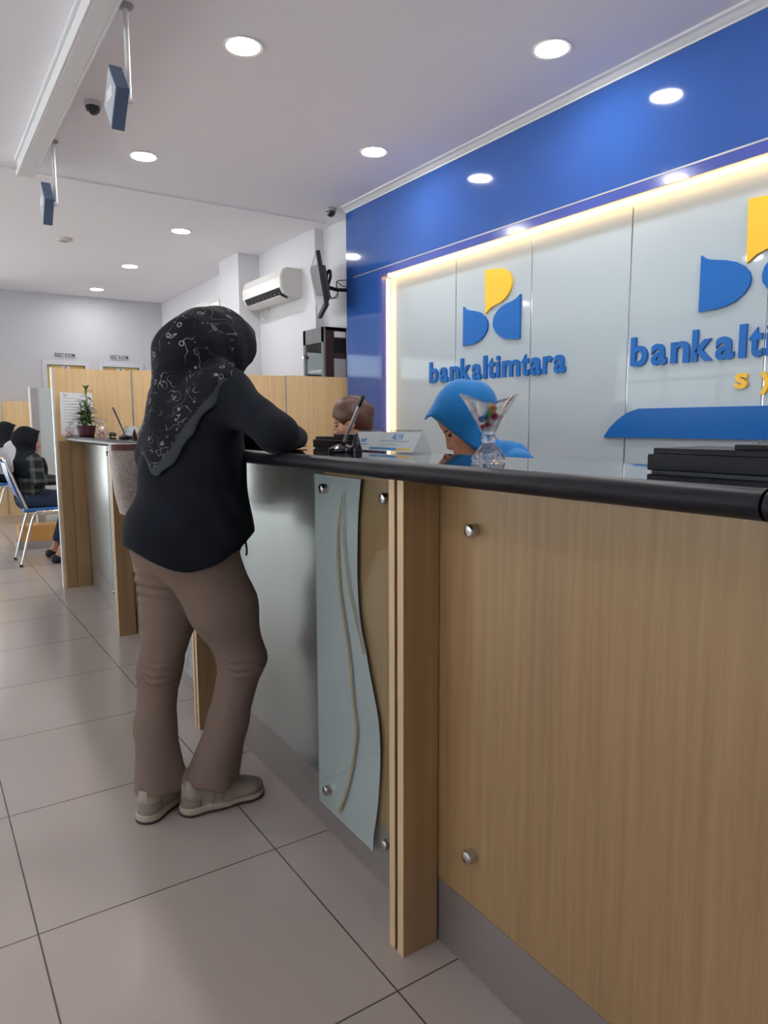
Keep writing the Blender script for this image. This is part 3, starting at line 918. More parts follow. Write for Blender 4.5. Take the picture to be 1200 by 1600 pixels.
def bay(L, full=True):
    """one counter bay, local frame: y along the counter from the post, x into the counter"""
    o = empty('counter_bay')
    z1 = 1.062
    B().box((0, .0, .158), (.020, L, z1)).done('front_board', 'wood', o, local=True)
    B().box((.003, .0, 0), (.022, L, .1535)).done('kick_plate', 'steel_kick', o, local=True)
    B().box((.012, .0, .153), (.02, L, .159)).done('shadow_gap', 'black_gap', o, local=True)
    if full:
        B().box((-.004, .50, .160), (0.0, L - .03, z1 - .002)).done('metal_panel', 'satin_panel', o, local=True)
        gy0, gy1, gz0, gz1 = .028, .536, .080, 1.040
        g = B().box((-.017, gy0, gz0), (-.011, gy1, gz1), .001, 1).done('glass_sheet', 'window_glass', o, local=True)
        fp = [(p.x, p.y) for p in film_pts()]
        fp[0] = (fp[0][0], gz1 - .001); fp[-1] = (fp[-1][0], gz0 + .001)
        poly = [(gy1 - .001, gz1 - .001)] + fp + [(gy1 - .001, gz0 + .001)]
        B().prism(poly, 'x', -.0107, -.0098).done('frosted_film', 'film', g, local=True)
        for P_, w in ((G1, .0042), (G2, .0026)):
            pts = line_pts(P_)
            b = B(); n = len(pts); A_ = []; C_ = []
            for k, p in enumerate(pts):
                t = k / (n - 1); ww = w * (.25 + .75 * min(1, t * 5)) 
                d = pts[min(k + 1, n - 1)] - pts[max(k - 1, 0)]; d = V((d.y, -d.x, 0)).normalized() * ww
                A_.append((p + d)); C_.append((p - d))
            for k in range(n - 1):
                q = [A_[k], A_[k + 1], C_[k + 1], C_[k]]
                f0 = [b.bm.verts.new((-.0185, p.x, p.y)) for p in q]
                f1 = [b.bm.verts.new((-.0174, p.x, p.y)) for p in q]
                b.face(f0); b.face(f1[::-1])
                for j in range(4): b.face([f0[j], f0[(j + 1) % 4], f1[(j + 1) % 4], f1[j]])
            b.done('gold_line', 'gold', g, local=True)
        for y, z in ((.466, 1.003), (.160, 1.003), (.468, .146), (.159, .144)): standoff(y, z, -.030, 0, o)
    else:
        for y, z in ((L - .141, .964), (L - .145, .275), (L - 1.3, .964), (L - 1.3, .275)): standoff(y, z, -.022, 0, o)
    B().box((.02, .03, .715), (.72, L - .03, .745)).done('desk_top', 'wood', o, local=True)
    B().box((.05, .02, 0), (.64, .045, .715)).done('side_panel', 'wood', o, local=True)
    B().box((.05, L - .045, 0), (.64, L - .02, .715)).done('side_panel', 'wood', o, local=True)
    return o
blabs = ['wide plain wooden counter front with two round studs, nearest the camera', 'counter front with curved frosted glass panel just behind the near wooden post',
         'counter front seen between the legs of the leaning person', 'pale counter front below the potted plant, beside the partition']
proto = None
bays = []
for i in range(4):
    (xa, ya), (xb, yb) = NODES[i], NODES[i + 1]
    L = math.hypot(xb - xa, yb - ya)
    ang = -math.atan2(xb - xa, yb - ya)
    if i == 0: o = bay(L, False)
    elif i == 1: o = bay(L); proto = o
    else: o = copy_tree(proto)
    o.location = (xa, ya, 0); o.rotation_euler.z = ang
    tag(o, blabs[i], 'counter', 'counter bays'); bays.append(o)

def post():
    o = empty('counter_post')
    B().box((-.0955, -.0265, 0), (-.002, -.005, 1.061), .0008, 1).done('board', 'wood', o, local=True)
    B().box((-.0955, .006, 0), (-.002, .0265, 1.061), .0008, 1).done('board', 'wood', o, local=True)
    B().box((-.090, -.005, 0.002), (-.002, .006, 1.059)).done('dark_core', 'black_gap', o, local=True)
    B().box((-.0965, -.0265, 0), (-.0955, -.005, 1.061)).done('edge_band', 'wood_edge', o, local=True)
    B().box((-.0965, .006, 0), (-.0955, .0265, 1.061)).done('edge_band', 'wood_edge', o, local=True)
    return o
plabs = ['tall wooden counter post nearest the camera with dark slot', 'wooden counter post behind the knees of the leaning person', 'wooden counter post below the beige bag']
pp = post()
for i in range(3):
    o = pp if i == 0 else copy_tree(pp)
    x, y = NODES[i + 1]; o.location = (x, y, 0)
    tag(o, plabs[i], 'counter post', 'counter posts')

# worktop swept along the counter line
def line_x(y):
    for (xa, ya), (xb, yb) in zip(NODES, NODES[1:]):
        if y <= yb: return xa + (xb - xa) * (y - ya) / (yb - ya)
    return NODES[-1][0]
def worktop(y0, y1, name, label, round_end=False):
    yy = [y0] + [n[1] for n in NODES if y0 < n[1] < y1] + [y1 - (.06 if round_end else 0)]
    r = .0185; xf = -.137
    prof = [(.19, ZTOP), (xf + .03, ZTOP)]
    for k in range(0, 13):
        a = PI / 2 + PI * k / 12
        prof.append((xf + r + .004 + math.cos(a) * (r + .004), ZTOP - r + math.sin(a) * r))
    prof += [(xf + .06, ZTOP - 2 * r), (.19, ZTOP - 2 * r)]
    stations = [(y, 1.0, 0.) for y in yy]
    if round_end:
        for k in range(1, 9):
            a = PI / 2 * k / 8; stations.append((y1 - .06 + .06 * math.sin(a), math.cos(a), 0))
    rings = []
    for y, s, _ in stations:
        sx = line_x(y)
        inset = .06 * (1 - s)
        rings.append([(sx + (p[0] + inset if p[0] < 0 else p[0]), y, p[1]) for p in prof])
    o = empty(name, (line_x((y0 + y1) / 2), (y0 + y1) / 2, ZTOP - .037), label, 'worktop', 'counter worktops')
    b = B().loft(rings); b.done('slab', 'granite', o, smooth=True)
    # rounded rail along the front edge
    rr = []
    for y, s, _ in stations:
        sx = line_x(y); inset = .06 * (1 - s); ring = []
        for k in range(0, 15):
            a = PI / 2 + .12 + (PI - .12) * k / 14
            ring.append((sx + inset + xf + .0225 + math.cos(a) * .0235, y, ZTOP - .0185 + math.sin(a) * .0193))
        for k in range(14, -1, -1):
            a = PI / 2 + .12 + (PI - .12) * k / 14
            ring.append((sx + inset + xf + .0225 + math.cos(a) * .019, y, ZTOP - .0185 + math.sin(a) * .0155))
        rr.append(ring)
    B().loft(rr).done('front_rail', 'bullnose', o, smooth=True)
    return o
worktop(.425, 5.44, 'counter_worktop', 'long black glossy counter top with rounded front edge', True)
worktop(-1.45, .421, 'counter_worktop', 'black counter top section cut off at the right photo edge')

# ------------------------------------------------------------------ partitions at the far end
b = empty('wood_partition', (.85, 5.505, 0), 'tall beech partition standing across the end of the counter', 'partition')
seams = [.8475, 1.39, 2.65, 3.262]
for i in range(3):
    B().box((seams[i] + (.008 if i == 0 else .005), 5.492, 0 if i else .0), (seams[i + 1] - .005, 5.532, 1.572 + .006 * i), .001, 1).done('panel', 'wood_daylit', b)
B().box((.842, 5.489, 0), (.8555, 5.535, 1.577)).done('edge_strip', 'alu', b)
for x in seams[1:3]: B().box((x - .005, 5.4905, 0), (x + .005, 5.533, 1.578)).done('seam_strip', 'steel', b)
B().box((3.262, 5.489, 0), (3.279, 5.535, 1.59)).done('edge_strip', 'alu', b)
B().box((.865, 5.466, 0), (.9355, 5.4905, 1.061)).done('post_board', 'wood', b)
B().box((.938, 5.466, 0), (1.032, 5.4905, 1.061)).done('post_board', 'wood', b)

o = empty('glass_partition', (1.0, 7.7, 0), 'pale frosted partition with white edge behind the seated person in plaid', 'partition')
B().box((.985, 7.685, 0), (1.05, 7.715, 1.535)).done('frame_post', 'grey_metal', o)
B().box((1.05, 7.69, 0), (3.17, 7.71, 1.535)).done('frosted_panel', 'partition_glass', o)
B().box((.972, 7.68, 0), (.985, 7.72, 1.54)).done('edge_strip', 'alu', o)
o = empty('low_plinth', (1.1, 7.5, 0), 'low orange wooden plinth on a grey base under the seat', 'plinth')
B().box((.785, 7.44, .07), (1.9, 7.67, .222)).done('wooden_box', 'orange_wood', o)
B().box((.762, 7.42, 0), (1.9, 7.67, .07)).done('base', 'grey_metal', o)
o = empty('wood_partition', (.9, 10.45, 0), 'low beech partition at the left edge, in front of the far wall', 'partition')
B().box((.1, 10.43, 0), (.985, 10.46, 1.485)).done('panel', 'wood_daylit', o)
B().box((1.0, 10.43, 0), (1.45, 10.46, 1.485)).done('panel', 'wood_daylit', o)
B().box((.985, 10.425, 0), (1.0, 10.465, 1.49)).done('seam_strip', 'steel', o)

# ------------------------------------------------------------------ alcove things: cabinet, television, air conditioners
o = empty('display_cabinet', (3.165, 5.745, 0), 'tall dark brown cabinet with glass door behind the beech partition', 'cabinet')
cx0, cx1, cy0, cy1, ch = 3.05, 3.278, 5.55, 5.94, 2.02
b = B(); b.box((cx0 + .02, cy0, 0), (cx1, cy0 + .02, ch)); b.box((cx0 + .02, cy1 - .02, 0), (cx1, cy1, ch)); b.box((cx0 + .02, cy0, ch - .025), (cx1, cy1, ch)); b.box((cx1 - .015, cy0, 0), (cx1, cy1, ch)); b.box((cx0 + .02, cy0, .06), (cx1, cy1, .085))
b.done('carcass', 'wood_dark', o)
for z in (1.64, 1.25, .8): B().box((cx0 + .03, cy0 + .02, z), (cx1 - .02, cy1 - .02, z + .018)).done('shelf', 'grey_plastic', o)
b = B(); b.box((cx0, cy0 + .002, .05), (cx0 + .02, cy0 + .045, ch)); b.box((cx0, cy1 - .045, .05), (cx0 + .02, cy1 - .002, ch)); b.box((cx0, cy0, ch - .13), (cx0 + .02, cy1, ch)); b.box((cx0, cy0, .05), (cx0 + .02, cy1, .1))
d = b.done('glass_door', 'door_grey', o)
B().box((cx0 + .006, cy0 + .045, .1), (cx0 + .010, cy1 - .045, ch - .13)).done('pane', 'window_glass', d)
B().lathe([(.014, -.02), (.017, -.008), (.008, 0)], (cx0, cy1 - .03, 1.78), 16, 'x').done('door_knob', 'chrome', d, smooth=True)
B().box((3.155, cy0 - .004, ch - .085), (3.27, cy0 - .0005, ch - .035)).done('label_plate', 'paper', o)
B().box((3.15, cy0 - .006, 1.56), (3.27, cy0 - .0005, 1.75)).done('side_pane', 'grey_metal', o)
B().box((3.15, cy0 - .003, 1.80), (3.27, cy0 - .0004, 1.92)).done('vent_panel', 'black_matte', o)
B().lathe([(.006, -.004), (.006, 0)], (3.10, cy0, 1.70), 10, 'y').done('key_lock', 'chrome', o); B().lathe([(.006, -.004), (.006, 0)], (3.10, cy0, 1.66), 10, 'y').done('key_lock', 'chrome', o)

TVA = math.radians(24)
o = empty('wall_television', (2.95, 5.42, 2.10), 'flat television on a wall arm beside the blue wall, seen edge on', 'television')
n = V((-math.cos(TVA), math.sin(TVA), 0)); s_ = V((-math.sin(TVA), -math.cos(TVA), 0)); up = V((0, 0, 1))
tilt = Matrix.Rotation(math.radians(9), 3, s_); n2 = tilt @ n; up2 = tilt @ up
if n2.z > 0:
    tilt = Matrix.Rotation(math.radians(-9), 3, s_); n2 = tilt @ n; up2 = tilt @ up
T = Matrix((( s_.x, n2.x, up2.x, 2.945), (s_.y, n2.y, up2.y, 5.42), (s_.z, n2.z, up2.z, 2.325), (0, 0, 0, 1)))
B().box((-.355, -.014, -.215), (.355, .020, .215), .006, 2, T).done('case', 'black_matte', o)
B().box((-.335, .0195, -.185), (.335, .0215, .198), 0, 2, T).done('screen', 'screen', o)
B().box((-.26, -.050, -.15), (.26, -.012, .12), .015, 2, T).done('back_housing', 'dark_plastic', o)
B().box((-.10, -.062, -.09), (.10, -.045, .11), .004, 2, T).done('mounting_plate', 'black_matte', o)
pb_ = T @ V((0, -.06, .0)); pt_ = T @ V((.0, -.06, .08))
B().tube([pb_, (3.05, 5.445, 2.33), (3.13, 5.45, 2.32), (3.21, 5.41, 2.32), (3.21, Y_BLUE + .02, 2.32)], .016, 10).done('arm', 'black_matte', o, smooth=True)
B().box((3.15, Y_BLUE + .001, 2.22), (3.27, Y_BLUE + .02, 2.42), .003).done('wall_plate', 'black_matte', o)
B().tube(bez([pb_ + V((0, 0, .03)), (3.03, 5.44, 2.44), (3.06, 5.445, 2.47), (3.065, 5.445, 2.42), (3.04, 5.445, 2.35)], 6), .013, 8).done('tilt_handle', 'black_matte', o, smooth=True)
for k in range(2):
    B().tube(bez([pb_ + V((0, .0, .02 - .06 * k)), (3.06, 5.46, 2.28 - .03 * k), (3.10, 5.46, 2.25), (3.14, 5.45, 2.27 + .03 * k), (3.12, 5.44, 2.38), (3.18, 5.42, 2.40 - .05 * k), (3.21, Y_BLUE + .01, 2.38 - .05 * k)], 6), .004, 6).done('cable', 'dark_plastic', o, smooth=True)

def air_con(y0, y1, label):
    o = empty('air_conditioner', (XW - .1, (y0 + y1) / 2, 2.345), label, 'air conditioner', 'white wall air conditioners')
    pr = [(XW - .001, 2.37), (XW - .001, 2.635), (XW - .15, 2.638), (XW - .19, 2.622), (XW - .215, 2.55), (XW - .218, 2.46), (XW - .185, 2.405), (XW - .10, 2.366)]
    B().prism([(x, z) for x, z in pr], 'y', y0 + .012, y1 - .012).done('body', 'white_plastic', o)
    for ya, yb in ((y0, y0 + .012), (y1 - .012, y1)):
        B().prism([(x + (.004 if x < XW - .05 else 0), z) for x, z in pr], 'y', ya, yb).done('end_cap', 'grey_metal' if False else 'white_plastic', o)
    B().prism([(XW - .221, 2.452), (XW - .2195, 2.548), (XW - .195, 2.622), (XW - .189, 2.620), (XW - .212, 2.546), (XW - .214, 2.455)], 'y', y0 + .014, y1 - .014).done('front_panel', 'white_plastic', o)
    B().prism([(XW - .2165, 2.455), (XW - .186, 2.403), (XW - .12, 2.372), (XW - .118, 2.378), (XW - .182, 2.411), (XW - .209, 2.457)], 'y', y0 + .05, y1 - .05).done('outlet', 'black_matte', o)
    B().prism([(XW - .206, 2.386), (XW - .202, 2.380), (XW - .125, 2.352), (XW - .123, 2.357)], 'y', y0 + .055, y1 - .055).done('louvre', 'white_plastic', o)
    for k in range(9):
        y = y0 + .1 + (y1 - y0 - .2) * k / 8
        B().box((XW - .195, y - .002, 2.405), (XW - .15, y + .002, 2.44)).done('vane', 'grey_plastic', o)
    B().tube(bez([(XW - .06, y1 - .1, 2.37), (XW - .05, y1 - .1, 2.30), (XW - .05, y1 - .16, 2.27), (XW - .05, y1 - .2, 2.30), (XW - .01, y1 - .2, 2.372)], 6), .009, 8).done('hose', 'white_plastic', o, smooth=True)
    return o
air_con(6.22, 7.15, 'white wall air conditioner with open louvre, left of the television')
air_con(7.80, 8.70, 'white air conditioner beyond the column, mostly hidden by the patterned scarf')

# ------------------------------------------------------------------ things on the counter
def card_stand(x0, x1, y0, y1, ridge, label, name=None, tz=ZTOP):
    o = empty('name_card_stand', ((x0 + x1) / 2, (y0 + y1) / 2, tz), label, 'name card', 'name card stands on the counter')
    z = tz + .001; xm = (x0 + x1) / 2; t = .0022
    h = B()
    h.prism([(x0, z), (x0 + t * 1.4, z), (xm + t * .5, ridge), (xm - t, ridge + .001)], 'y', y0, y1)
    h.prism([(x1, z), (x1 - t * 1.4, z), (xm - t * .5, ridge), (xm + t, ridge + .001)], 'y', y0, y1)
    h.prism([(x0 + t, z), (x1 - t, z), (x1 - t, z + t), (x0 + t, z + t)], 'y', y0, y1)
    h.prism([(xm - .005, ridge - .001), (xm + .005, ridge - .001), (xm + .004, ridge + .003), (xm - .004, ridge + .003)], 'y', y0, y1)
    h.done('acrylic_holder', 'acrylic', o)
    # card behind the front sheet
    a0 = V((x0 + t * 2.0, 0, z + .003)); a1 = V((xm + t * .9 - .0006, 0, ridge - .004)); d = (a1 - a0); LH = d.length; d = d.normalized()
    nrm = V((-d.z, 0, d.x))
    def sheet(u0, u1, v0, v1, lift, m, nm, parent, rr=0):
        b = B()
        q = [a0 + d * v + V((0, y1 - u, 0)) + nrm * lift for u, v in ((u0, v0), (u1, v0), (u1, v1), (u0, v1))]
        w = [p - nrm * .0004 for p in q]
        A = [b.bm.verts.new(p) for p in q]; C = [b.bm.verts.new(p) for p in w]
        b.face(A); b.face(C[::-1])
        for k in range(4): b.face([A[k], A[(k + 1) % 4], C[(k + 1) % 4], C[k]])
        return b.done(nm, m, parent)
    W = y1 - y0
    c = sheet(.003, W - .003, 0, LH, 0, 'paper', 'card', o)
    sheet(W * .32, W * .74, .004, LH * .17, .0006, 'card_blue', 'blue_band', c)
    sheet(W * .74, W * .95, .004, LH * .17, .0006, 'card_yellow', 'yellow_band', c)
    sheet(W * .45, W * .88, LH * .50, LH * .525, .0006, 'card_blue', 'printed_line', c)
    sheet(W * .56, W * .72, LH * .33, LH * .37, .0006, 'paper_line', 'printed_line', c)
    sheet(W * .06, W * .26, LH * .28, LH * .33, .0006, 'card_blue', 'printed_line', c)
    for u0, u1 in ((.12, .16), (.17, .21)): sheet(W * u0, W * u1, LH * .42, LH * .62, .0006, 'card_blue', 'printed_emblem', c)
    if name:
        bb = B(); x = 0; size = LH * .40
        for chh in name:
            w = HELV[chh] * size * .8
            put_glyph(bb, chh, a0 + d * (LH * .62) + V((0, y1 - W * .60, 0)), V((0, -1, 0)), d, nrm, x + .03 * size, w - .06 * size, 0, size, .0006, .02); x += w
        bb.done('name_lettering', 'card_blue', c)
    return o
card_stand(1.035, 1.100, 1.438, 1.745, 1.1575, 'clear triangular name card stand reading ALYA behind the pen holder', 'ALYA')

def pen_stand(base, tip, label, cone_off, m='silver'):
    x, y = base
    o = empty('pen_stand', (x, y, ZTOP), label, 'pen stand', 'counter pens on black stands')
    prof = [(.002, 0), (.034, 0), (.036, .004), (.034, .011), (.024, .016), (.012, .021), (.002, .022)]
    B().lathe(prof, (x, y, ZTOP), 28).done('base', 'black_gloss', o, smooth=True)
    p0 = V((x, y, ZTOP + .016)); p1 = V(tip); d = p1 - p0
    B().tube([p0, p0 + d * .10], [.0062, .0056], 12).done('socket', 'black_gloss', o, smooth=True)
    pn = B().tube([p0 + d * .08, p0 + d * .14, p0 + d * .80], [.0032, .0048, .0050], 12).done('pen', m, o, smooth=True)
    B().tube([p0 + d * .80, p0 + d * .97, p1], [.0054, .0050, .0040], 12).done('pen_end', 'black_gloss', pn, smooth=True)
    c = V((x + cone_off[0], y + cone_off[1], ZTOP))
    B().lathe([(.014, .0), (.015, .006), (.010, .022), (.005, .044), (.002, .052)], c, 20).done('pen_rest', 'black_gloss', o, smooth=True)
    pts = []
    for k in range(61):
        a = k * .75; t = k / 60
        ctr = V((x, y, ZTOP + .010)).lerp(c + V((0, 0, .008)), t) + V((-.03 * math.sin(PI * t), 0, 0))
        pts.append(ctr + V((.006 * math.cos(a), 0, .006 * math.sin(a))))
    B().tube(pts, .0016, 6).done('coil_cord', 'black_gloss', o, smooth=True)
    return o
pen_stand((.955, 1.645), at(568, 618, x=.965), 'silver pen leaning on a black stand in front of the name card', (.025, -.035))

def terminal(x0, x1, y0, y1, yt, label):
    """low black stepped box"""
    o = empty('document_tray', ((x0 + x1) / 2, (y0 + y1) / 2, ZTOP), label, 'tray', 'low black trays on the counter')
    B().box((x0, y0, ZTOP + .003), (x1, y1, ZTOP + .0275), .002, 2).done('body', 'black_matte', o)
    B().box((x0 + .006, y0 + .004, ZTOP + .0275), (x1 - .004, y1 - .006, ZTOP + .037), .0015, 2).done('lid', 'black_matte', o)
    B().box((x0 + .008, y0 + .006, ZTOP + .037), (x1 - .006, yt, ZTOP + .0445), .0015, 2).done('raised_end', 'black_matte', o)
    B().box((x0 + .004, y0 + .01, ZTOP), (x1 - .01, y1 - .006, ZTOP + .003)).done('foot', 'dark_plastic', o)
    return o
terminal(.938, 1.085, .20, .685, .552, 'low black box with stepped lid at the right end of the counter')
terminal(1.055, 1.122, 1.745 + .02, 2.0, 1.88, 'small dark grey stepped box behind the pen in front of the brown haired clerk')

# pressed glass dessert cup with sweets
def cup(c, R, H):
    o = empty('glass_cup', c, 'footed clear glass cup with wavy rim holding wrapped sweets', 'glass cup')
    c = V(c); N = 48
    th0 = -YAW     # widest across the counter view
    def ring(r, z, wav=0., stretch=0., fac=0.):
        out = []
        for k in range(N):
            a = 2 * PI * k / N
            c2 = math.cos(2 * (a - th0))
            rr = r * (1 + stretch * c2 + fac * math.cos(12 * a))
            out.append(c + V((rr * math.cos(a), rr * math.sin(a), z + wav * c2)))
        return out
    s = H / .132
    rings = [ring(.001, .0005 * s), ring(.030 * s, .0005 * s, fac=.04), ring(.0335 * s, .004 * s, fac=.05), ring(.031 * s, .012 * s, fac=.06), ring(.021 * s, .025 * s, fac=.05), ring(.0135 * s, .033 * s, fac=.03), ring(.0120 * s, .037 * s),
             ring(.0150 * s, .042 * s, fac=.03), ring(.0148 * s, .048 * s, fac=.03), ring(.0125 * s, .053 * s), ring(.018 * s, .064 * s), ring(.026 * s, .080 * s, .002 * s, .06), ring(.034 * s, .097 * s, .004 * s, .13), ring(.043 * s, .115 * s, .007 * s, .20), ring(.0475 * s, .1225 * s, .0085 * s, .22), ring(.0475 * s, .1245 * s, .0085 * s, .22), ring(.0455 * s, .1235 * s, .0085 * s, .22),
             ring(.0405 * s, .115 * s, .007 * s, .20), ring(.0315 * s, .097 * s, .004 * s, .13), ring(.0235 * s, .080 * s, .002 * s, .06), ring(.0155 * s, .066 * s), ring(.007 * s, .060 * s), ring(.0005, .0595 * s)]
    B().loft(rings).done('glass_body', 'glass', o, smooth=True)
    return o
CUP = (.955, 1.065, ZTOP)
cup(CUP, .05, .132)
vr = V((math.cos(YAW), -math.sin(YAW), 0))
for i, (dx, dz, m, lab, r) in enumerate(((-.004, .072, 'candy_red', 'red wrapped sweet at the bottom of the glass cup', .0075), (-.0085, .087, 'candy_blue', 'blue wrapped sweet inside the glass cup', .0085), (.002, .095, 'candy_green', 'green wrapped sweet inside the glass cup', .0085),
                                        (.011, .090, 'candy_red', 'red wrapped sweet leaning to the right inside the glass cup', .009), (.006, .106, 'candy_orange', 'brown orange wrapped sweet on top in the glass cup', .0095), (.004, .080, 'paper', 'pale wrapped sweet low inside the glass cup', .007))):
    p = V(CUP) + vr * dx + V((0, 0, dz))
    b = B(); axis = V((1, .4 * i, .3)).normalized(); q = axis.to_track_quat('Z', 'Y')
    rings = []
    for t, rr in ((-1.9, .95), (-1.5, .75), (-1.15, .25), (-.9, .6), (-.5, .92), (0, 1), (.5, .92), (.9, .6), (1.15, .25), (1.5, .75), (1.9, .95)):
        rings.append([p + q @ V((r * .8 * rr * math.cos(2 * PI * k / 12) * (1 + .1 * math.cos(5 * k)), r * .8 * rr * math.sin(2 * PI * k / 12), r * .75 * t)) for k in range(12)])
    b.loft(rings)
    tag(b.done('wrapped_sweet', m, base=True, smooth=True), lab, 'sweet', 'sweets in the glass cup')

# far bay: plant, notice, sweets, cord, card, pen
PX, PY = 1.0, 5.20
o = empty('potted_bamboo', (PX, PY, ZTOP), 'small green bamboo plant in a plum coloured pot on the far counter', 'plant')
B().lathe([(.002, 0), (.044, 0), (.050, .004), (.058, .040), (.062, .068), (.064, .072), (.058, .072), (.056, .062), (.002, .060)], (PX, PY, ZTOP), 32).done('pot', 'trunk_brown', o, smooth=True)
B().lathe([(.055, .061), (.002, .066)], (PX, PY, ZTOP), 20, cap=False).done('soil', 'sole_dark', o)
b = B(); st = []
for k in range(7):
    a = k * 2.4; r = .012 + .022 * (k % 3) / 2
    x, y = PX + r * math.cos(a), PY + r * math.sin(a); h = .24 if k == 0 else random.uniform(.10, .18)
    top = V((x + random.uniform(-.015, .015), y + random.uniform(-.02, .02), ZTOP + .06 + h))
    st.append((V((x, y, ZTOP + .06)), top)); b.tube([V((x, y, ZTOP + .06)), (V((x, y, ZTOP + .06)) + top) / 2 + V((.004, 0, 0)), top], [.0055, .005, .003], 8)
b.done('stems', 'stem', o, smooth=True)
b = B(); b.sm = True
def leaf(b, p, d, L, w):
    d = V(d).normalized(); side = d.cross(V((0, 0, 1)));
    if side.length < .1: side = V((1, 0, 0))
    side.normalize(); nn = side.cross(d)
    A = []; C = []; D = []
    for k in range(7):
        t = k / 6; ww = w * math.sin(PI * min(1, t * .92 + .08)) ** .8; q = p + d * L * t - V((0, 0, 1)) * (L * .45 * t * t)
        A.append(b.bm.verts.new(q + side * ww)); C.append(b.bm.verts.new(q - nn * ww * .25)); D.append(b.bm.verts.new(q - side * ww))
    for k in range(6): b.face([A[k], A[k + 1], C[k + 1], C[k]]); b.face([C[k], C[k + 1], D[k + 1], D[k]])
for s0, s1 in st:
    for k in range(30):
        t = random.uniform(.15, 1.0); a = random.uniform(0, 2 * PI); up_ = random.uniform(.1, 1.1)
        leaf(b, s0.lerp(s1, t), (math.cos(a), math.sin(a), up_), random.uniform(.055, .10), random.uniform(.006, .0105))
s0, s1 = st[0]
for k in range(5): leaf(b, s1, (.35 * math.cos(k * 1.3), .35 * math.sin(k * 1.3), 1), .09, .007)
b.done('foliage', 'leaf', o)

o = empty('notice_stand', (.98, 5.42, ZTOP), 'white printed notice leaning behind the potted plant', 'notice')
Tn = Matrix.Translation((.982, 5.415, ZTOP)) @ Matrix.Rotation(math.radians(-8), 4, 'X') @ Matrix.Rotation(math.radians(2), 4, 'Y')
B().box((-.108, 0, .002), (.108, .003, .305), 0, 1, Tn).done('acrylic_back', 'paper', o)
s_ = B().box((-.105, -.0015, .006), (.105, 0, .302), 0, 1, Tn).done('printed_sheet', 'paper', o)
b = B(); b.box((-.085, -.0022, .278), (-.06, -.0016, .290), 0, 1, Tn)
for k in range(11):
    z = .262 - k * .021; b.box((-.085, -.0022, z), (-.085 + random.uniform(.10, .17), -.0016, z + .004), 0, 1, Tn)
b.done('printed_lines', 'paper_line', s_)
for (x, y, sc_, lab, m2) in ((.905, 5.31, 1.0, 'clear plastic bag of sweets left of the plum pot', 'candy_orange'), (1.075, 5.10, 1.15, 'clear crinkled bag of dark sweets right of the plum pot', 'candy_red')):
    o = empty('sweet_bag', (x, y, ZTOP), lab, 'sweet bag', 'bags of sweets beside the plant')
    b = B(); rings = []
    for z, r in ((.0, .020), (.004, .030), (.025, .034), (.045, .030), (.058, .014), (.066, .010), (.085, .028), (.098, .034)):
        rings.append([V((x + r * sc_ * math.cos(a) * (1 + .12 * math.sin(5 * a + z * 90)), y + r * sc_ * math.sin(a) * (1 + .12 * math.sin(3 * a + z * 70)), ZTOP + z * sc_)) for a in [2 * PI * k / 20 for k in range(20)]])
    b.loft(rings).done('wrap', 'plastic_film', o)
    b = B()
    for k in range(5):
        a = k * 1.26; b.lathe([(.001, -.008), (.007, -.005), (.009, 0), (.007, .005), (.001, .008)], (x + .014 * math.cos(a), y + .014 * math.sin(a), ZTOP + .014 + .011 * (k % 3)), 8)
    tag(b.done('sweets', m2, o), kind='stuff')
q = at(175, 681, z=ZTOP)
pts = []
for k in range(70):
    a = k * .42; pts.append(V((1.06 + .016 * math.cos(a) + .004 * math.sin(a * 3.1), 4.72 + .055 * math.sin(a) * (.6 + .4 * math.sin(k)), ZTOP + .008 + .013 * k / 70 + .004 * math.sin(a * 2))))
tag(B().tube(pts, .0055, 7).done('coiled_cord', 'dark_plastic', base=True, smooth=True), 'tangled coil of black cord between plant and far name card', 'cord')
card_stand(1.055, 1.125, 4.18, 4.50, 1.165, 'clear triangular name card stand on the far counter beside the patterned scarf')
pen_stand((1.005, 4.17), (.985, 4.34, 1.275), 'black pen leaning on a stand on the far counter', (.04, -.05), 'black_gloss')

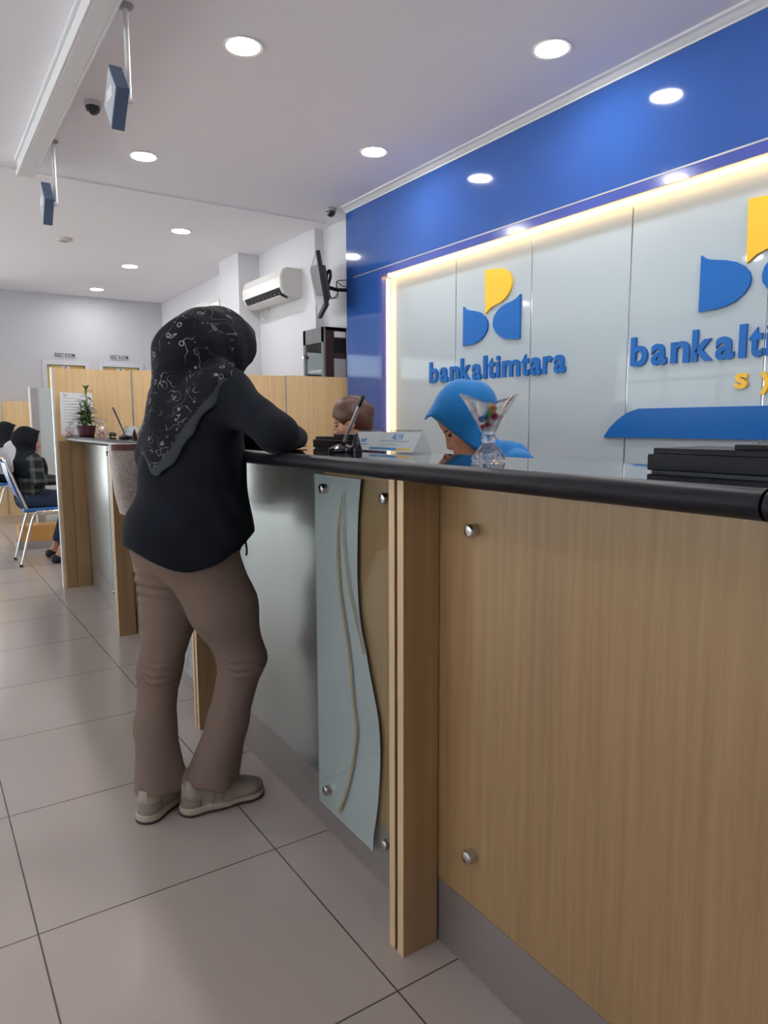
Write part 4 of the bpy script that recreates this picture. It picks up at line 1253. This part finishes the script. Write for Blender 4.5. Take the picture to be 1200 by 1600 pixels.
# ------------------------------------------------------------------ blue banquet chairs
def chair():
    o = empty('banquet_chair')
    r = .0115
    for s in (-1, 1):
        y = s * .195
        B().tube(bez([(-.235, y * 1.03, 0.0), (-.155, y, .30), (-.10, y, .445), (-.02, y, .452), (.20, y, .455)], 8), r, 10).done('rear_leg', 'chrome', o, smooth=True, local=True)
        B().tube(bez([(.235, y * 1.03, 0.0), (.205, y, .34), (.17, y, .435), (.0, y, .44), (-.06, y, .43)], 8), r, 10).done('front_leg', 'chrome', o, smooth=True, local=True)
        B().tube(bez([(-.02, y * .96, .43), (-.14, y * .96, .46), (-.19, y * .96, .56), (-.265, y * .96, .78), (-.30, y * .92, .88), (-.305, y * .80, .90)], 8), r, 10).done('back_frame', 'chrome', o, smooth=True, local=True)
        for sx in (-.235, .235): B().lathe([(.0135, 0), (.0135, .02), (.010, .022)], (sx, y * 1.03, 0), 12).done('foot_cap', 'dark_plastic', o, local=True)
    B().tube([(-.305, -.157, .90), (-.308, 0, .905), (-.305, .157, .90)], r, 10).done('top_rail', 'chrome', o, smooth=True, local=True)
    B().tube([(.14, -.195, .40), (.14, .195, .40)], .009, 8).done('stretcher', 'chrome', o, smooth=True, local=True)
    b = B().box((-.19, -.205, .452), (.225, .205, .486), .014, 3); b.done('seat', 'navy_cap', o, smooth=True, local=True)
    prof = [(-.165, .47), (-.21, .60), (-.26, .76), (-.29, .865)]
    rings = []
    for k, (x, z) in enumerate(prof):
        w = .175; t = .022 if 0 < k < 3 else .012
        rings.append([V((x - t, -w, z)), V((x + t * .6, -w * .98, z + .003)), V((x + t, 0, z + .006)), V((x + t * .6, w * .98, z + .003)), V((x - t, w, z)), V((x - t * 1.3, 0, z))])
    B().loft(rings).done('backrest', 'navy_cap', o, smooth=True, local=True)
    return o
ch = chair(); ch.location = (.92, 6.72, 0)
tag(ch, 'blue chair with chrome legs carrying the person in the dark plaid blouse', 'chair', 'blue banquet chairs')
c2 = copy_tree(ch); c2.location = (1.0, 9.80, 0)
tag(c2, 'blue chair at the left photo edge carrying the person in white', 'chair', 'blue banquet chairs')
def office_chair(x, y, a, label):
    o = empty('office_chair', (0, 0, 0), label, 'chair', 'clerk chairs behind the counter')
    B().box((-.22, -.22, .43), (.22, .22, .49), .025, 3).done('seat', 'black_matte', o, smooth=True, local=True)
    B().box((-.27, -.19, .55), (-.225, .19, .86), .02, 3).done('backrest', 'black_matte', o, smooth=True, local=True)
    B().tube([(-.20, 0, .44), (-.262, 0, .46), (-.265, 0, .60)], .016).done('back_bar', 'dark_plastic', o, smooth=True, local=True)
    B().lathe([(.022, .08), (.022, .43)], seg=16).done('column', 'chrome', o, smooth=True, local=True)
    b = B()
    for k in range(5):
        t = 2 * PI * k / 5; b.tube([(0, 0, .09), (.26 * math.cos(t), .26 * math.sin(t), .055)], [.022, .014], 8)
        b.lathe([(.004, 0), (.024, .006), (.024, .04), (.004, .05)], (.26 * math.cos(t), .26 * math.sin(t), 0), 12)
    b.done('base', 'dark_plastic', o, smooth=True, local=True)
    o.location = (x, y, 0); o.rotation_euler.z = a
    return o

# ------------------------------------------------------------------ people
def seated(label, P, th, s=1., head=None, pitch=.1, hyaw=0., lean=.12, seat=.47, cloth=('black_cloth', 'jeans'), scarf=None, hair=None, wrists=None, elbows=None,
           scarf_len=.0, foot_back=.0, shoe='dark_shoe', h=.0075, knee=.42, spread=.10, hem=.93):
    """person sitting on a seat; P = hip centre on plan, th = heading, head = centre of the head in world space"""
    f = np.array((math.cos(th), math.sin(th), 0), np.float32); l = np.array((-math.sin(th), math.cos(th), 0), np.float32)
    P3 = np.array((P[0], P[1], 0), np.float32)
    def pt(a, b_, z): return P3 + f * a + l * b_ + np.array((0, 0, z), np.float32)
    hipz = seat + .095 * s
    hc = np.array(head, np.float32)
    neck = hc - frame(th + hyaw, pitch)[0] * .02 - np.array((0, 0, .13 * s), np.float32)
    chest = pt(lean * .62, 0, hipz + (neck[2] - hipz) * .68)
    base = pt(0, 0, hipz)
    shz = neck[2] - .045 * s
    sh = [pt(lean * .9, b_ * .165 * s, shz) for b_ in (-1, 1)]
    R = frame(th + hyaw, pitch)
    el_, wr = elbows, wrists
    el_ = [pt(*e) for e in el_]; wr = [pt(*w) for w in wr]
    hip = [pt(.0, b_ * .085 * s, hipz - .01) for b_ in (-1, 1)]
    kn = [pt(knee * s, b_ * .10 * s, seat + .055 * s) for b_ in (-1, 1)]
    an = [pt(knee * s - .0 - foot_back, b_ * spread * s, .085) for b_ in (-1, 1)]
    toe = [a + f * (.165 * s) - np.array((0, 0, .055), np.float32) for a in an]
    def torso(Q, g):
        d = flat(Q, base, chest, (.165 * s + g, .115 * s + g), (.165 * s + g, .112 * s + g), l)
        d = sm(d, flat(Q, sh[0] * .8 + sh[1] * .2 - (0, 0, .02), sh[1] * .8 + sh[0] * .2 - (0, 0, .02), (.085 * s + g, .062 * s + g), (.085 * s + g, .062 * s + g), (0, 0, 1)), .06)
        return d
    def arms(Q, g, cut=1.):
        o_ = None
        for i in (0, 1):
            w = el_[i] + (wr[i] - el_[i]) * cut
            d = sm(cone(Q, sh[i], el_[i], .052 * s + g, .041 * s + g), cone(Q, el_[i], w, .041 * s + g, (.026 + .01 * (1 - cut)) * s + g), .02)
            o_ = d if o_ is None else np.minimum(o_, d)
        return o_
    def legs(Q, g, cut=1.):
        o_ = None
        for i in (0, 1):
            e = kn[i] + (an[i] - kn[i]) * cut
            d = sm(cone(Q, hip[i], kn[i], .088 * s + g, .060 * s + g), cone(Q, kn[i], e, .056 * s + g, .036 * s + g), .025)
            o_ = d if o_ is None else sm(o_, d, .02)
        return o_
    def body(Q):
        d = head_sdf(Q, hc, R, s)
        d = sm(d, cone(Q, neck + (0, 0, .07 * s), neck - (0, 0, .06 * s), .052 * s, .058 * s), .025)
        d = sm(d, torso(Q, -.004), .03)
        d = sm(d, arms(Q, -.004), .02); d = sm(d, legs(Q, -.006), .03)
        for i in (0, 1):
            dd = wr[i] - el_[i]; dd = dd / np.linalg.norm(dd)
            d = sm(d, hand_sdf(Q, wr[i], V(dd.tolist()) * 1.0 + V((0, 0, -dd[2] * .7)), (0, 0, 1), s, 1 if i == 0 else -1, .35), .012)
            d = sm(d, flat(Q, an[i] - f * .03 - (0, 0, .04), toe[i], (.034 * s, .034), (.040 * s, .022), l), .03)
        return d
    allp = np.array([hc + (0, 0, .16), hc - (0, 0, .1)] + sh + el_ + wr + hip + kn + an + toe)
    lo = allp.min(0) - .22; hi = allp.max(0) + .22; lo[2] = max(lo[2], -.02)
    o = implicit('person', body, lo, hi, h * .8, ['skin2', 'lip', 'eye_dark', 'brow'], None, lambda c: head_class(c, hc, R, s))
    tag(o, label, 'person')
    zmin = float(hipz - .09)
    def blouse(Q):
        d = sm(torso(Q, .012), arms(Q, .009, .93), .035)
        d = d + .002 * np.sin(Q[:, 2] * 70 + Q[:, 0] * 30) * np.cos(Q[:, 1] * 45)
        return np.maximum(d, zmin - Q[:, 2])
    implicit('blouse', blouse, lo, hi, h, [cloth[0]], o)
    def trous(Q):
        d = sm(legs(Q, .010, hem), flat(Q, base - (0, 0, .02), base + (0, 0, .08), (.150 * s, .110 * s), (.140 * s, .105 * s), l), .04)
        return d
    implicit('trousers', trous, lo, hi, h, [cloth[1]], o)
    for i in (0, 1):
        def shoef(Q, i=i):
            d = flat(Q, an[i] - f * .035 - (0, 0, .050), toe[i] - (0, 0, .004), (.038 * s, .032), (.044 * s, .024), l)
            d = sm(d, ell(Q, an[i] - f * .04 - (0, 0, .045), (.042, .042, .036)), .02)
            d = np.maximum(d, -ell(Q, an[i] + f * .03 + (0, 0, .005), (.062, .062, .036)))
            return np.maximum(d, .002 - Q[:, 2])
        c = an[i]
        implicit('shoe', shoef, np.minimum(c, toe[i]) - .08, np.maximum(c, toe[i]) + .08, .005, [shoe], o)
    if scarf:
        def hij(Q):
            q = ((Q - hc) @ R.T) / s
            d = ell(q, (-.018, 0, .028), (.116, .094, .116))
            d = sm(d, ell(q, (-.085, 0, .02), (.055, .06, .055)), .03)
            d = sm(d, ell(q, (.030, 0, -.05), (.080, .082, .105)), .03)
            d = sm(d, ell(q, (.070, 0, .090), (.046, .054, .024)), .03)       # peak of the hood
            fc = np.maximum(-ell(q, (.125, 0, -.022), (.088, .060, .090)), q[:, 0] - (.062 + .22 * q[:, 2]))
            d = np.maximum(d, np.where(q[:, 2] < .10, fc, -1.))
            d = d * s
            n0 = neck; 
            d2 = cone(Q, n0 + (0, 0, .06 * s), n0 - (0, 0, .05 * s) , .075 * s, .11 * s)
            d2 = sm(d2, np.maximum(torso(Q, .026), (shz - scarf_len) - Q[:, 2] + .10 * np.abs((Q - P3) @ l)), .03)
            d2 = np.maximum(d2, np.where(q[:, 2] > -.13, q[:, 0] - (.062 + .22 * q[:, 2]), -1.) * s)
            d = sm(d, d2, .025)
            return d + .0018 * np.sin(q[:, 2] * 55 + q[:, 0] * 38 + 9 * q[:, 1])
        implicit('hijab', hij, hc - (.34, .34, .55), hc + (.25, .25, .24), h * .85, [scarf], o)
    if hair:
        def hr(Q):
            q = ((Q - hc) @ R.T) / s
            d = ell(q, (-.022, 0, .036), (.108, .090, .108))
            d = sm(d, ell(q, (-.07, 0, -.02), (.058, .075, .085)), .03)
            d = sm(d, ell(q, (-.115, 0, .03), (.035, .045, .045)), .02)
            d = np.maximum(d, -ell(q, (.105, 0, -.035), (.095, .085, .088)))
            d = np.maximum(d, -ell(q, (.02, .085, -.025), (.028, .03, .035)))
            d = np.maximum(d, -ell(q, (.02, -.085, -.025), (.028, .03, .035)))
            d = np.maximum(d, -.115 - q[:, 2])
            return d * s + .0012 * np.sin(q[:, 1] * 190 + q[:, 0] * 40)
        implicit('hair', hr, hc - .2, hc + .2, .005, [hair], o)
    return o

# clerk with the blue headscarf
TH1 = math.radians(163)
HC1 = (1.672, 1.988, 1.186)
hp1 = (HC1[0] - math.cos(TH1) * .27, HC1[1] - math.sin(TH1) * .27)
seated('person in a bright blue headscarf looking down behind the counter', hp1, TH1, 1.0, HC1, .74, -.33, .16, .49, ('blue_scarf', 'navy_scarf'), 'blue_scarf', None,
       [(.40, -.12, .80), (.40, .12, .80)], [(.13, -.25, .80), (.13, .25, .80)], .12, h=.0065, knee=.40)
office_chair(hp1[0], hp1[1], TH1, 'black clerk chair under the person in blue headscarf')
# clerk with brown hair
TH2 = math.radians(160)
HC2 = (2.045, 3.43, 1.187)
hp2 = (HC2[0] - math.cos(TH2) * .16, HC2[1] - math.sin(TH2) * .16)
seated('person with brown hair looking down at the next desk, half hidden by the pen', hp2, TH2, 1.0, HC2, .30, -.14, .12, .49, ('navy_scarf', 'navy_scarf'), None, 'hair',
       [(.36, -.12, .80), (.36, .12, .80)], [(.12, -.25, .82), (.12, .25, .82)], h=.0075)
office_chair(hp2[0], hp2[1], TH2, 'black clerk chair under the person with brown hair')
# customers on the blue chairs
seated('person in black headscarf and dark plaid blouse sitting on a blue chair', (.80, 6.70), 0., .92, (.815, 6.70, 1.035), .12, .1, .04, .475, ('plaid', 'jeans'), 'navy_scarf', None,
       [(.27, -.10, .70), (.27, .10, .70)], [(.06, -.235, .72), (.06, .235, .72)], .14, foot_back=.15, knee=.375, spread=.17, hem=.80, h=.0085)
seated('person in a white top and black headscarf at the left photo edge', (.93, 9.80), 0., .96, (.97, 9.80, 1.085), .12, -.2, .05, .475, ('white_cloth', 'navy_scarf'), 'navy_scarf', None,
       [(.30, -.10, .70), (.30, .10, .70)], [(.08, -.25, .73), (.08, .25, .73)], .02, h=.010)

# ---- the person leaning on the counter
PH = math.radians(28)
ft = np.array((math.cos(PH), math.sin(PH), 0), np.float32); lt = np.array((-math.sin(PH), math.cos(PH), 0), np.float32)
HW = np.array((.764, 2.065, 1.372), np.float32)
RW = frame(math.radians(31), .16)
SHR, SHL = np.array((.745, 1.930, 1.262), np.float32), np.array((.712, 2.235, 1.262), np.float32)
ELR, ELL = np.array((.810, 1.735, 1.150), np.float32), np.array((.86, 2.34, 1.15), np.float32)
WRR, WRL = np.array((.965, 1.935, 1.132), np.float32), np.array((.985, 2.14, 1.132), np.float32)
LEGR = [((.672, 2.00, .80), .113), ((.738, 1.985, .635), .098), ((.792, 1.980, .472), .066), ((.748, 2.005, .27), .058), ((.700, 2.030, .085), .060)]
LEGL = [((.622, 2.14, .80), .105), ((.632, 2.15, .62), .088), ((.585, 2.140, .43), .061), ((.558, 2.115, .26), .058), ((.562, 2.095, .085), .058)]
PT = math.radians(9)
lt2 = np.array((-math.sin(PT), math.cos(PT), 0), np.float32)
def chain(Q, L, k, g=0., extra=None):
    o_ = None
    for (a, ra), (c, rc) in zip(L, L[1:]):
        d = cone(Q, a, c, ra + g, rc + g); o_ = d if o_ is None else sm(o_, d, k)
    return o_
def w_torso(Q, g):
    d = flat(Q, (.668, 2.06, .86), (.682, 2.06, 1.05), (.168 + g, .146 + g), (.146 + g, .122 + g), lt)
    d = sm(d, flat(Q, (.682, 2.06, 1.05), (.712, 2.075, 1.20), (.146 + g, .122 + g), (.166 + g, .118 + g), lt2), .05)
    d = sm(d, cone(Q, SHR, SHL, .062 + g, .062 + g), .07)
    return d
def w_body(Q):
    d = head_sdf(Q, HW, RW, 1.)
    d = sm(d, cone(Q, HW - (.02, .01, .08), HW - (.065, .0, .17), .050, .062), .03)
    d = sm(d, w_torso(Q, -.035), .04)
    for S_, E_, W_, sd in ((SHR, ELR, WRR, -1), (SHL, ELL, WRL, 1)):
        d = sm(d, sm(cone(Q, S_, E_, .042, .036), cone(Q, E_, W_, .036, .025), .02), .02)
    d = sm(d, hand_sdf(Q, WRR, (.06, 1, -.10), (0, 0, 1), .95, -1, .2), .012)
    d = sm(d, hand_sdf(Q, WRL, (.25, -1, -.10), (0, 0, 1), .95, 1, .2), .012)
    d = sm(d, chain(Q, LEGR, .03, -.022), .04); d = sm(d, chain(Q, LEGL, .03, -.022), .04)
    d = sm(d, flat(Q, (.655, 2.03, .052), (.80, 2.028, .032), (.022, .022), (.026, .014), (0, 1, 0)), .02)
    d = sm(d, flat(Q, (.532, 2.078, .052), (.620, 2.155, .032), (.022, .022), (.026, .014), (-.7, .7, 0)), .02)
    return d
woman = implicit('person', w_body, (.38, 1.62, -.02), (1.16, 2.50, 1.56), .0058, ['skin', 'lip', 'eye_dark', 'brow'], None, lambda c: head_class(c, HW, RW, 1.))
tag(woman, 'person in black blouse, patterned headscarf and taupe trousers leaning on the counter', 'person')

def w_shirt(Q):
    d = w_torso(Q, .006)
    # loose front panel hanging forward of the belly, and the full seat at the back
    d = sm(d, flat(Q, (.725, 2.03, 1.06), (.765, 2.03, .83), (.085, .085), (.095, .075), lt), .05)
    d = sm(d, ell(Q, (.606, 2.05, .850), (.118, .14, .10)), .08)
    s_ = sm(cone(Q, SHR, ELR, .066, .050), cone(Q, ELR, WRR, .048, .034), .03)
    tt = (Q - SHR) @ (ELR - SHR) / ((ELR - SHR) @ (ELR - SHR))
    s_ = s_ + .0022 * np.sin(tt * 15 + Q[:, 2] * 60 + 2 * np.sin(Q[:, 0] * 40)) * np.clip(tt * 3, 0, 1)
    d = sm(d, cone(Q, (.668, 1.998, .78), (.672, 2.02, .90), .134, .118), .04)
    d = sm(d, cone(Q, (.622, 2.13, .78), (.640, 2.12, .88), .116, .100), .04)
    d = sm(d, s_, .035)
    d = sm(d, sm(cone(Q, SHL, ELL, .062, .052), cone(Q, ELL, WRL, .050, .034), .03), .035)
    d = d + .0025 * np.sin(Q[:, 2] * 34 + Q[:, 0] * 60) * np.clip((1.15 - Q[:, 2]) * 4, 0, 1)
    x = Q[:, 0]
    zh = .772 + np.where(x < .61, ((.61 - x) / .15) ** 2 * .085, (np.maximum(x - .61, 0) / .235) ** 1.35 * .088)
    return np.maximum(d, (zh - Q[:, 2]) * .9)
implicit('blouse', w_shirt, (.36, 1.60, .70), (1.12, 2.48, 1.40), .006, ['black_cloth'], woman)

def w_trou(Q):
    def leg(L, hem, g=0.):
        d = None
        pts = L[:-1] + [(L[-1][0], hem)]
        for (a, ra), (c, rc) in zip(pts, pts[1:]):
            e = cone(Q, a, c, ra, rc); d = e if d is None else sm(d, e, .03)
        return d
    a = leg(LEGR, .080); c = leg(LEGL, .079)
    for k, (ctr, w) in enumerate((((.79, 1.98, .462), .04), ((.58, 2.14, .425), .06))):
        z = Q[:, 2]
        wr_ = .004 * np.sin((z + .12 * (Q[:, 0] - ctr[0]) + .05 * np.sin(Q[:, 1] * 40)) * 260) * np.exp(-((z - ctr[2]) / w) ** 2)
        if k == 0: a = a + wr_
        else: c = c + wr_ + .0055 * np.sin(z * 200 + Q[:, 0] * 25) * np.exp(-((z - .69) / .05) ** 2)
    d = sm(a, c, .018)
    d = sm(d, flat(Q, (.655, 2.065, .84), (.668, 2.065, .95), (.150, .130), (.135, .11), lt), .04)
    d = d + .003 * np.sin(Q[:, 0] * 55 + Q[:, 1] * 50) * np.clip((.26 - Q[:, 2]) * 6, 0, 1)
    zb = .078 - .10 * (Q[:, 0] - .69) * (Q[:, 0] > .6) + .006 * np.sin(Q[:, 0] * 60)
    return np.maximum(d, zb - Q[:, 2])
implicit('trousers', w_trou, (.38, 1.82, .03), (.96, 2.36, 1.0), .0055, ['trouser'], woman)

# headscarf: hood, bun, and the corner of the square hanging down the back
EA, EB = np.array((.772, 1.352)), np.array((.560, 1.028))      # lower right edge seen from the room
en = np.array((EB[1] - EA[1], -(EB[0] - EA[0]))); en = en / np.linalg.norm(en)
if en[0] < 0: en = -en
def edge_d(Q): return (Q[:, 0] - EA[0]) * en[0] + (Q[:, 2] - EA[1]) * en[1]
def w_scarf(Q):
    q = (Q - HW) @ RW.T
    d = ell(q, (-.020, 0, .022), (.118, .098, .116))
    d = sm(d, ell(q, (-.105, .0, .012), (.070, .078, .082)), .05)
    d = sm(d, ell(q, (.015, 0, -.03), (.085, .072, .125)), .03)
    d = sm(d, ell(q, (.055, 0, .050), (.120, .084, .096)), .06)
    d = smx(d, (q[:, 0] - (.074 + .40 * q[:, 2] + .40 * np.minimum(q[:, 2], 0))) * .97, .004)
    d = np.maximum(d, -ell(q, (.15, 0, -.03), (.09, .066, .10)))
    d2 = cone(Q, HW - (.02, .0, .07), HW - (.052, .0, .125), .080, .104)
    d2 = np.maximum(d2, q[:, 0] - (.074 + .40 * q[:, 2] + .40 * np.minimum(q[:, 2], 0)))
    d2 = np.maximum(d2, edge_d(Q) - .005)
    d = sm(d, d2, .03)
    hang = sm(sm(cone(Q, (.668, 2.06, 1.38), (.648, 2.06, 1.26), .086, .070), cone(Q, (.648, 2.06, 1.26), (.614, 2.045, 1.13), .070, .056), .03), cone(Q, (.614, 2.045, 1.13), (.576, 2.01, 1.045), .056, .020), .03)
    left_d = -((Q[:, 0] - .534) * .963 + (Q[:, 2] - 1.111) * .270)
    back = np.maximum(np.maximum(w_torso(Q, .022), edge_d(Q)), np.maximum(left_d, 1.0 - Q[:, 2]))
    hang = np.maximum(hang, left_d)
    back = np.maximum(back, Q[:, 1] - 2.24)
    hang = np.maximum(hang, edge_d(Q))
    d = sm(d, sm(back, hang, .025), .025)
    d = d + .0028 * np.sin(Q[:, 0] * 85 + Q[:, 2] * 22) * np.clip((1.36 - Q[:, 2]) * 6, 0, 1) +   .0020 * np.sin(q[:, 0] * 62 + q[:, 2] * 34 + q[:, 1] * 14)
    return d
def scarf_cls(c):
    q = (c - HW) @ RW.T
    k = np.zeros(len(c), int)
    k[(q[:, 0] > -.035 + .25 * (q[:, 2] - .02)) & (c[:, 2] > 1.29)] = 1
    k[(edge_d(c) > -.025) & (c[:, 2] < 1.30)] = 2
    return k
implicit('hijab', w_scarf, (.44, 1.86, .99), (.93, 2.32, 1.54), .0052, ['scarf', 'scarf_check', 'scarf_border'], woman, scarf_cls)

def sneaker(heel, ang, L=.262):
    h3 = V((heel[0], heel[1], 0)); fd = V((math.cos(ang), math.sin(ang), 0)); ld = V((-math.sin(ang), math.cos(ang), 0))
    fa, la = np.array(fd, np.float32), np.array(ld, np.float32); h0 = np.array(h3, np.float32)
    def loc(Q): 
        D = Q - h0; return np.stack([D @ fa, D @ la, D[:, 2]], 1)
    def plan(q, g):
        d = sm(cone(q * (1, 1, 0), (.040, 0, 0), (.13, .002, 0), .036 + g, .038 + g), cone(q * (1, 1, 0), (.13, .002, 0), (.205, .004, 0), .038 + g, .048 + g), .03)
        return sm(d, ell(q * (1, 1, 0), (.225, .0, 0), (.040 + g, .040 + g, .04)), .02)
    def upper(Q):
        q = loc(Q)
        d = flat(q, (.043, 0, .060), (.115, 0, .066), (.035, .052), (.036, .052), (0, 1, 0))
        d = sm(d, flat(q, (.11, 0, .055), (.205, .002, .034), (.035, .042), (.041, .030), (0, 1, 0)), .03)
        d = sm(d, ell(q, (.222, .0, .030), (.036, .037, .028)), .02)
        d = np.maximum(d, -ell(q, (.066, 0, .122), (.050, .026, .030)))
        d = np.minimum(d, np.maximum(plan(q, -.002), np.maximum(q[:, 2] - .04, .02 - q[:, 2])))
        return np.maximum(d, .012 - q[:, 2])
    def sole(Q):
        q = loc(Q); top = .027 - .006 * np.clip((q[:, 0] - .05) / .15, 0, 1)
        return np.maximum(plan(q, .004), np.maximum(q[:, 2] - top, .0075 - q[:, 2]))
    lo = np.minimum(h0, h0 + fa * .28) - .07; hi = np.maximum(h0, h0 + fa * .28) + .07; hi[2] = .16; lo[2] = -.01
    o = implicit('shoe', upper, lo, hi, .0042, ['shoe'], woman)
    implicit('midsole', sole, lo, hi, .0036, ['sole'], o, smooth=0)
    def out(Q):
        q = loc(Q); return np.maximum(plan(q, .005), np.maximum(q[:, 2] - .0085, .0002 - q[:, 2]))
    implicit('outsole', out, lo, hi, .0030, ['sole_dark'], o, smooth=0)
    b = B()
    for k in range(4):
        x = .118 + .021 * k; z = .1225 - .0125 * k
        b.tube(bez([h3 + fd * x + ld * -.026 + V((0, 0, z - .012)), h3 + fd * (x + .006) + V((0, 0, z + .003)), h3 + fd * x + ld * .026 + V((0, 0, z - .012))], 5), .0028, 6)
    for s_ in (-1, 1): b.tube(bez([h3 + fd * .12 + V((0, 0, .118)), h3 + fd * .13 + ld * (s_ * .022) + V((0, 0, .126)), h3 + fd * .145 + ld * (s_ * .040) + V((0, 0, .100))], 5), .0024, 6)
    b.done('laces', 'lace', o, smooth=True)
    def over(lo_, hi_, zt, nm, g):
        def fn(Q):
            q = loc(Q); return np.maximum(upper(Q) - g, np.maximum(np.maximum(lo_ - q[:, 0], q[:, 0] - hi_), np.maximum(q[:, 2] - zt - .25 * np.abs(q[:, 0] - (lo_ if lo_ > .1 else hi_)), .024 - q[:, 2])))
        implicit(nm, fn, lo, hi, .0034, ['shoe_overlay'], o, smooth=1)
    over(-.02, .058, .052, 'heel_counter', .0025); over(.198, .30, .030, 'toe_guard', .0022)
    b = B()
    for s_ in (-1, 1):
        for x0, x1 in ((.085, .105), (.118, .134)):
            b.tube(bez([h3 + fd * x0 + ld * (s_ * .0385) + V((0, 0, .030)), h3 + fd * (x0 * .5 + x1 * .5) + ld * (s_ * .0395) + V((0, 0, .055)), h3 + fd * x1 + ld * (s_ * .036) + V((0, 0, .082))], 4), .0045, 6)
    b.done('side_stripe', 'shoe_overlay', o, smooth=True)
    b = B(); b.box((-.003, -.014, .05), (.004, .014, .098), .002, 2, Matrix.Translation(h3) @ Matrix.Rotation(ang, 4, 'Z') @ Matrix.Translation((.012, 0, 0))); b.done('heel_tab', 'lace', o, smooth=True)
    return o
sneaker((.596, 2.027), math.radians(-1))
sneaker((.486, 2.036), math.radians(41))
b = B().tube(bez([(.80, 1.99, .862), (.808, 1.975, .835), (.812, 1.972, .80), (.809, 1.972, .785)], 6), .003, 6); b.tube(bez([(.80, 1.99, .862), (.795, 1.965, .84), (.785, 1.962, .805), (.772, 1.965, .79)], 6), .003, 6)
b.done('waist_cord', 'black_cloth', woman, smooth=True)

# shoulder bag on the far arm
o = empty('shoulder_bag', (.66, 2.43, .87), 'beige speckled shoulder bag with brown trim hanging behind the leaning person', 'bag')
rings = []
for z, xa, xb, t in ((.874, .575, .82, .030), (.880, .562, .835, .048), (.95, .548, .85, .055), (1.05, .538, .86, .045), (1.095, .535, .862, .030)):
    r_ = []
    for k in range(24):
        a = 2 * PI * k / 24; cx, cw = (xa + xb) / 2, (xb - xa) / 2
        ca, sa = math.cos(a), math.sin(a)
        e = .35
        r_.append(V((cx + cw * math.copysign(abs(ca) ** e, ca), 2.43 + t * math.copysign(abs(sa) ** e, sa), z)))
    rings.append(r_)
B().loft(rings).done('body', 'bag', o, smooth=True)
rings = [[V(((p.x - .6985) * 1.008 + .6985, (p.y - 2.43) * 1.08 + 2.43, z)) for p in rings[-1]] for z in (1.092, 1.112)]
B().loft(rings).done('top_trim', 'bag_trim', o, smooth=True)
for s_ in (-1, 1):
    B().tube(bez([(.69, 2.43 + s_ * .028, 1.10), (.70, 2.40 + s_ * .02, 1.20), (.712, 2.31, 1.325), (.722, 2.245, 1.340), (.735, 2.31, 1.325), (.80, 2.40 + s_ * .02, 1.20), (.81, 2.43 + s_ * .028, 1.10)], 8), .0065, 8).done('strap', 'bag_trim', o, smooth=True)
tg = B(); tg.box((.632, 2.366, .985), (.662, 2.372, 1.055), .002); tg.box((.640, 2.367, 1.05), (.655, 2.372, 1.10), .002); tg.box((.635, 2.365, 1.02), (.659, 2.373, 1.03), .001)
tg.done('hang_tag', 'bag_trim', o)

# ------------------------------------------------------------------ rendering
sc.view_settings.view_transform = 'Standard'
sc.view_settings.look = 'None'
sc.view_settings.gamma = 1
sc.view_settings.exposure = 0.14
sc.view_settings.use_curve_mapping = False
sc.cycles.use_denoising = True
sc.cycles.max_bounces = 10
sc.cycles.diffuse_bounces = 5
sc.cycles.glossy_bounces = 5
sc.cycles.transmission_bounces = 10
sc.cycles.caustics_reflective = False
sc.cycles.caustics_refractive = False
sc.cycles.sample_clamp_indirect = 6
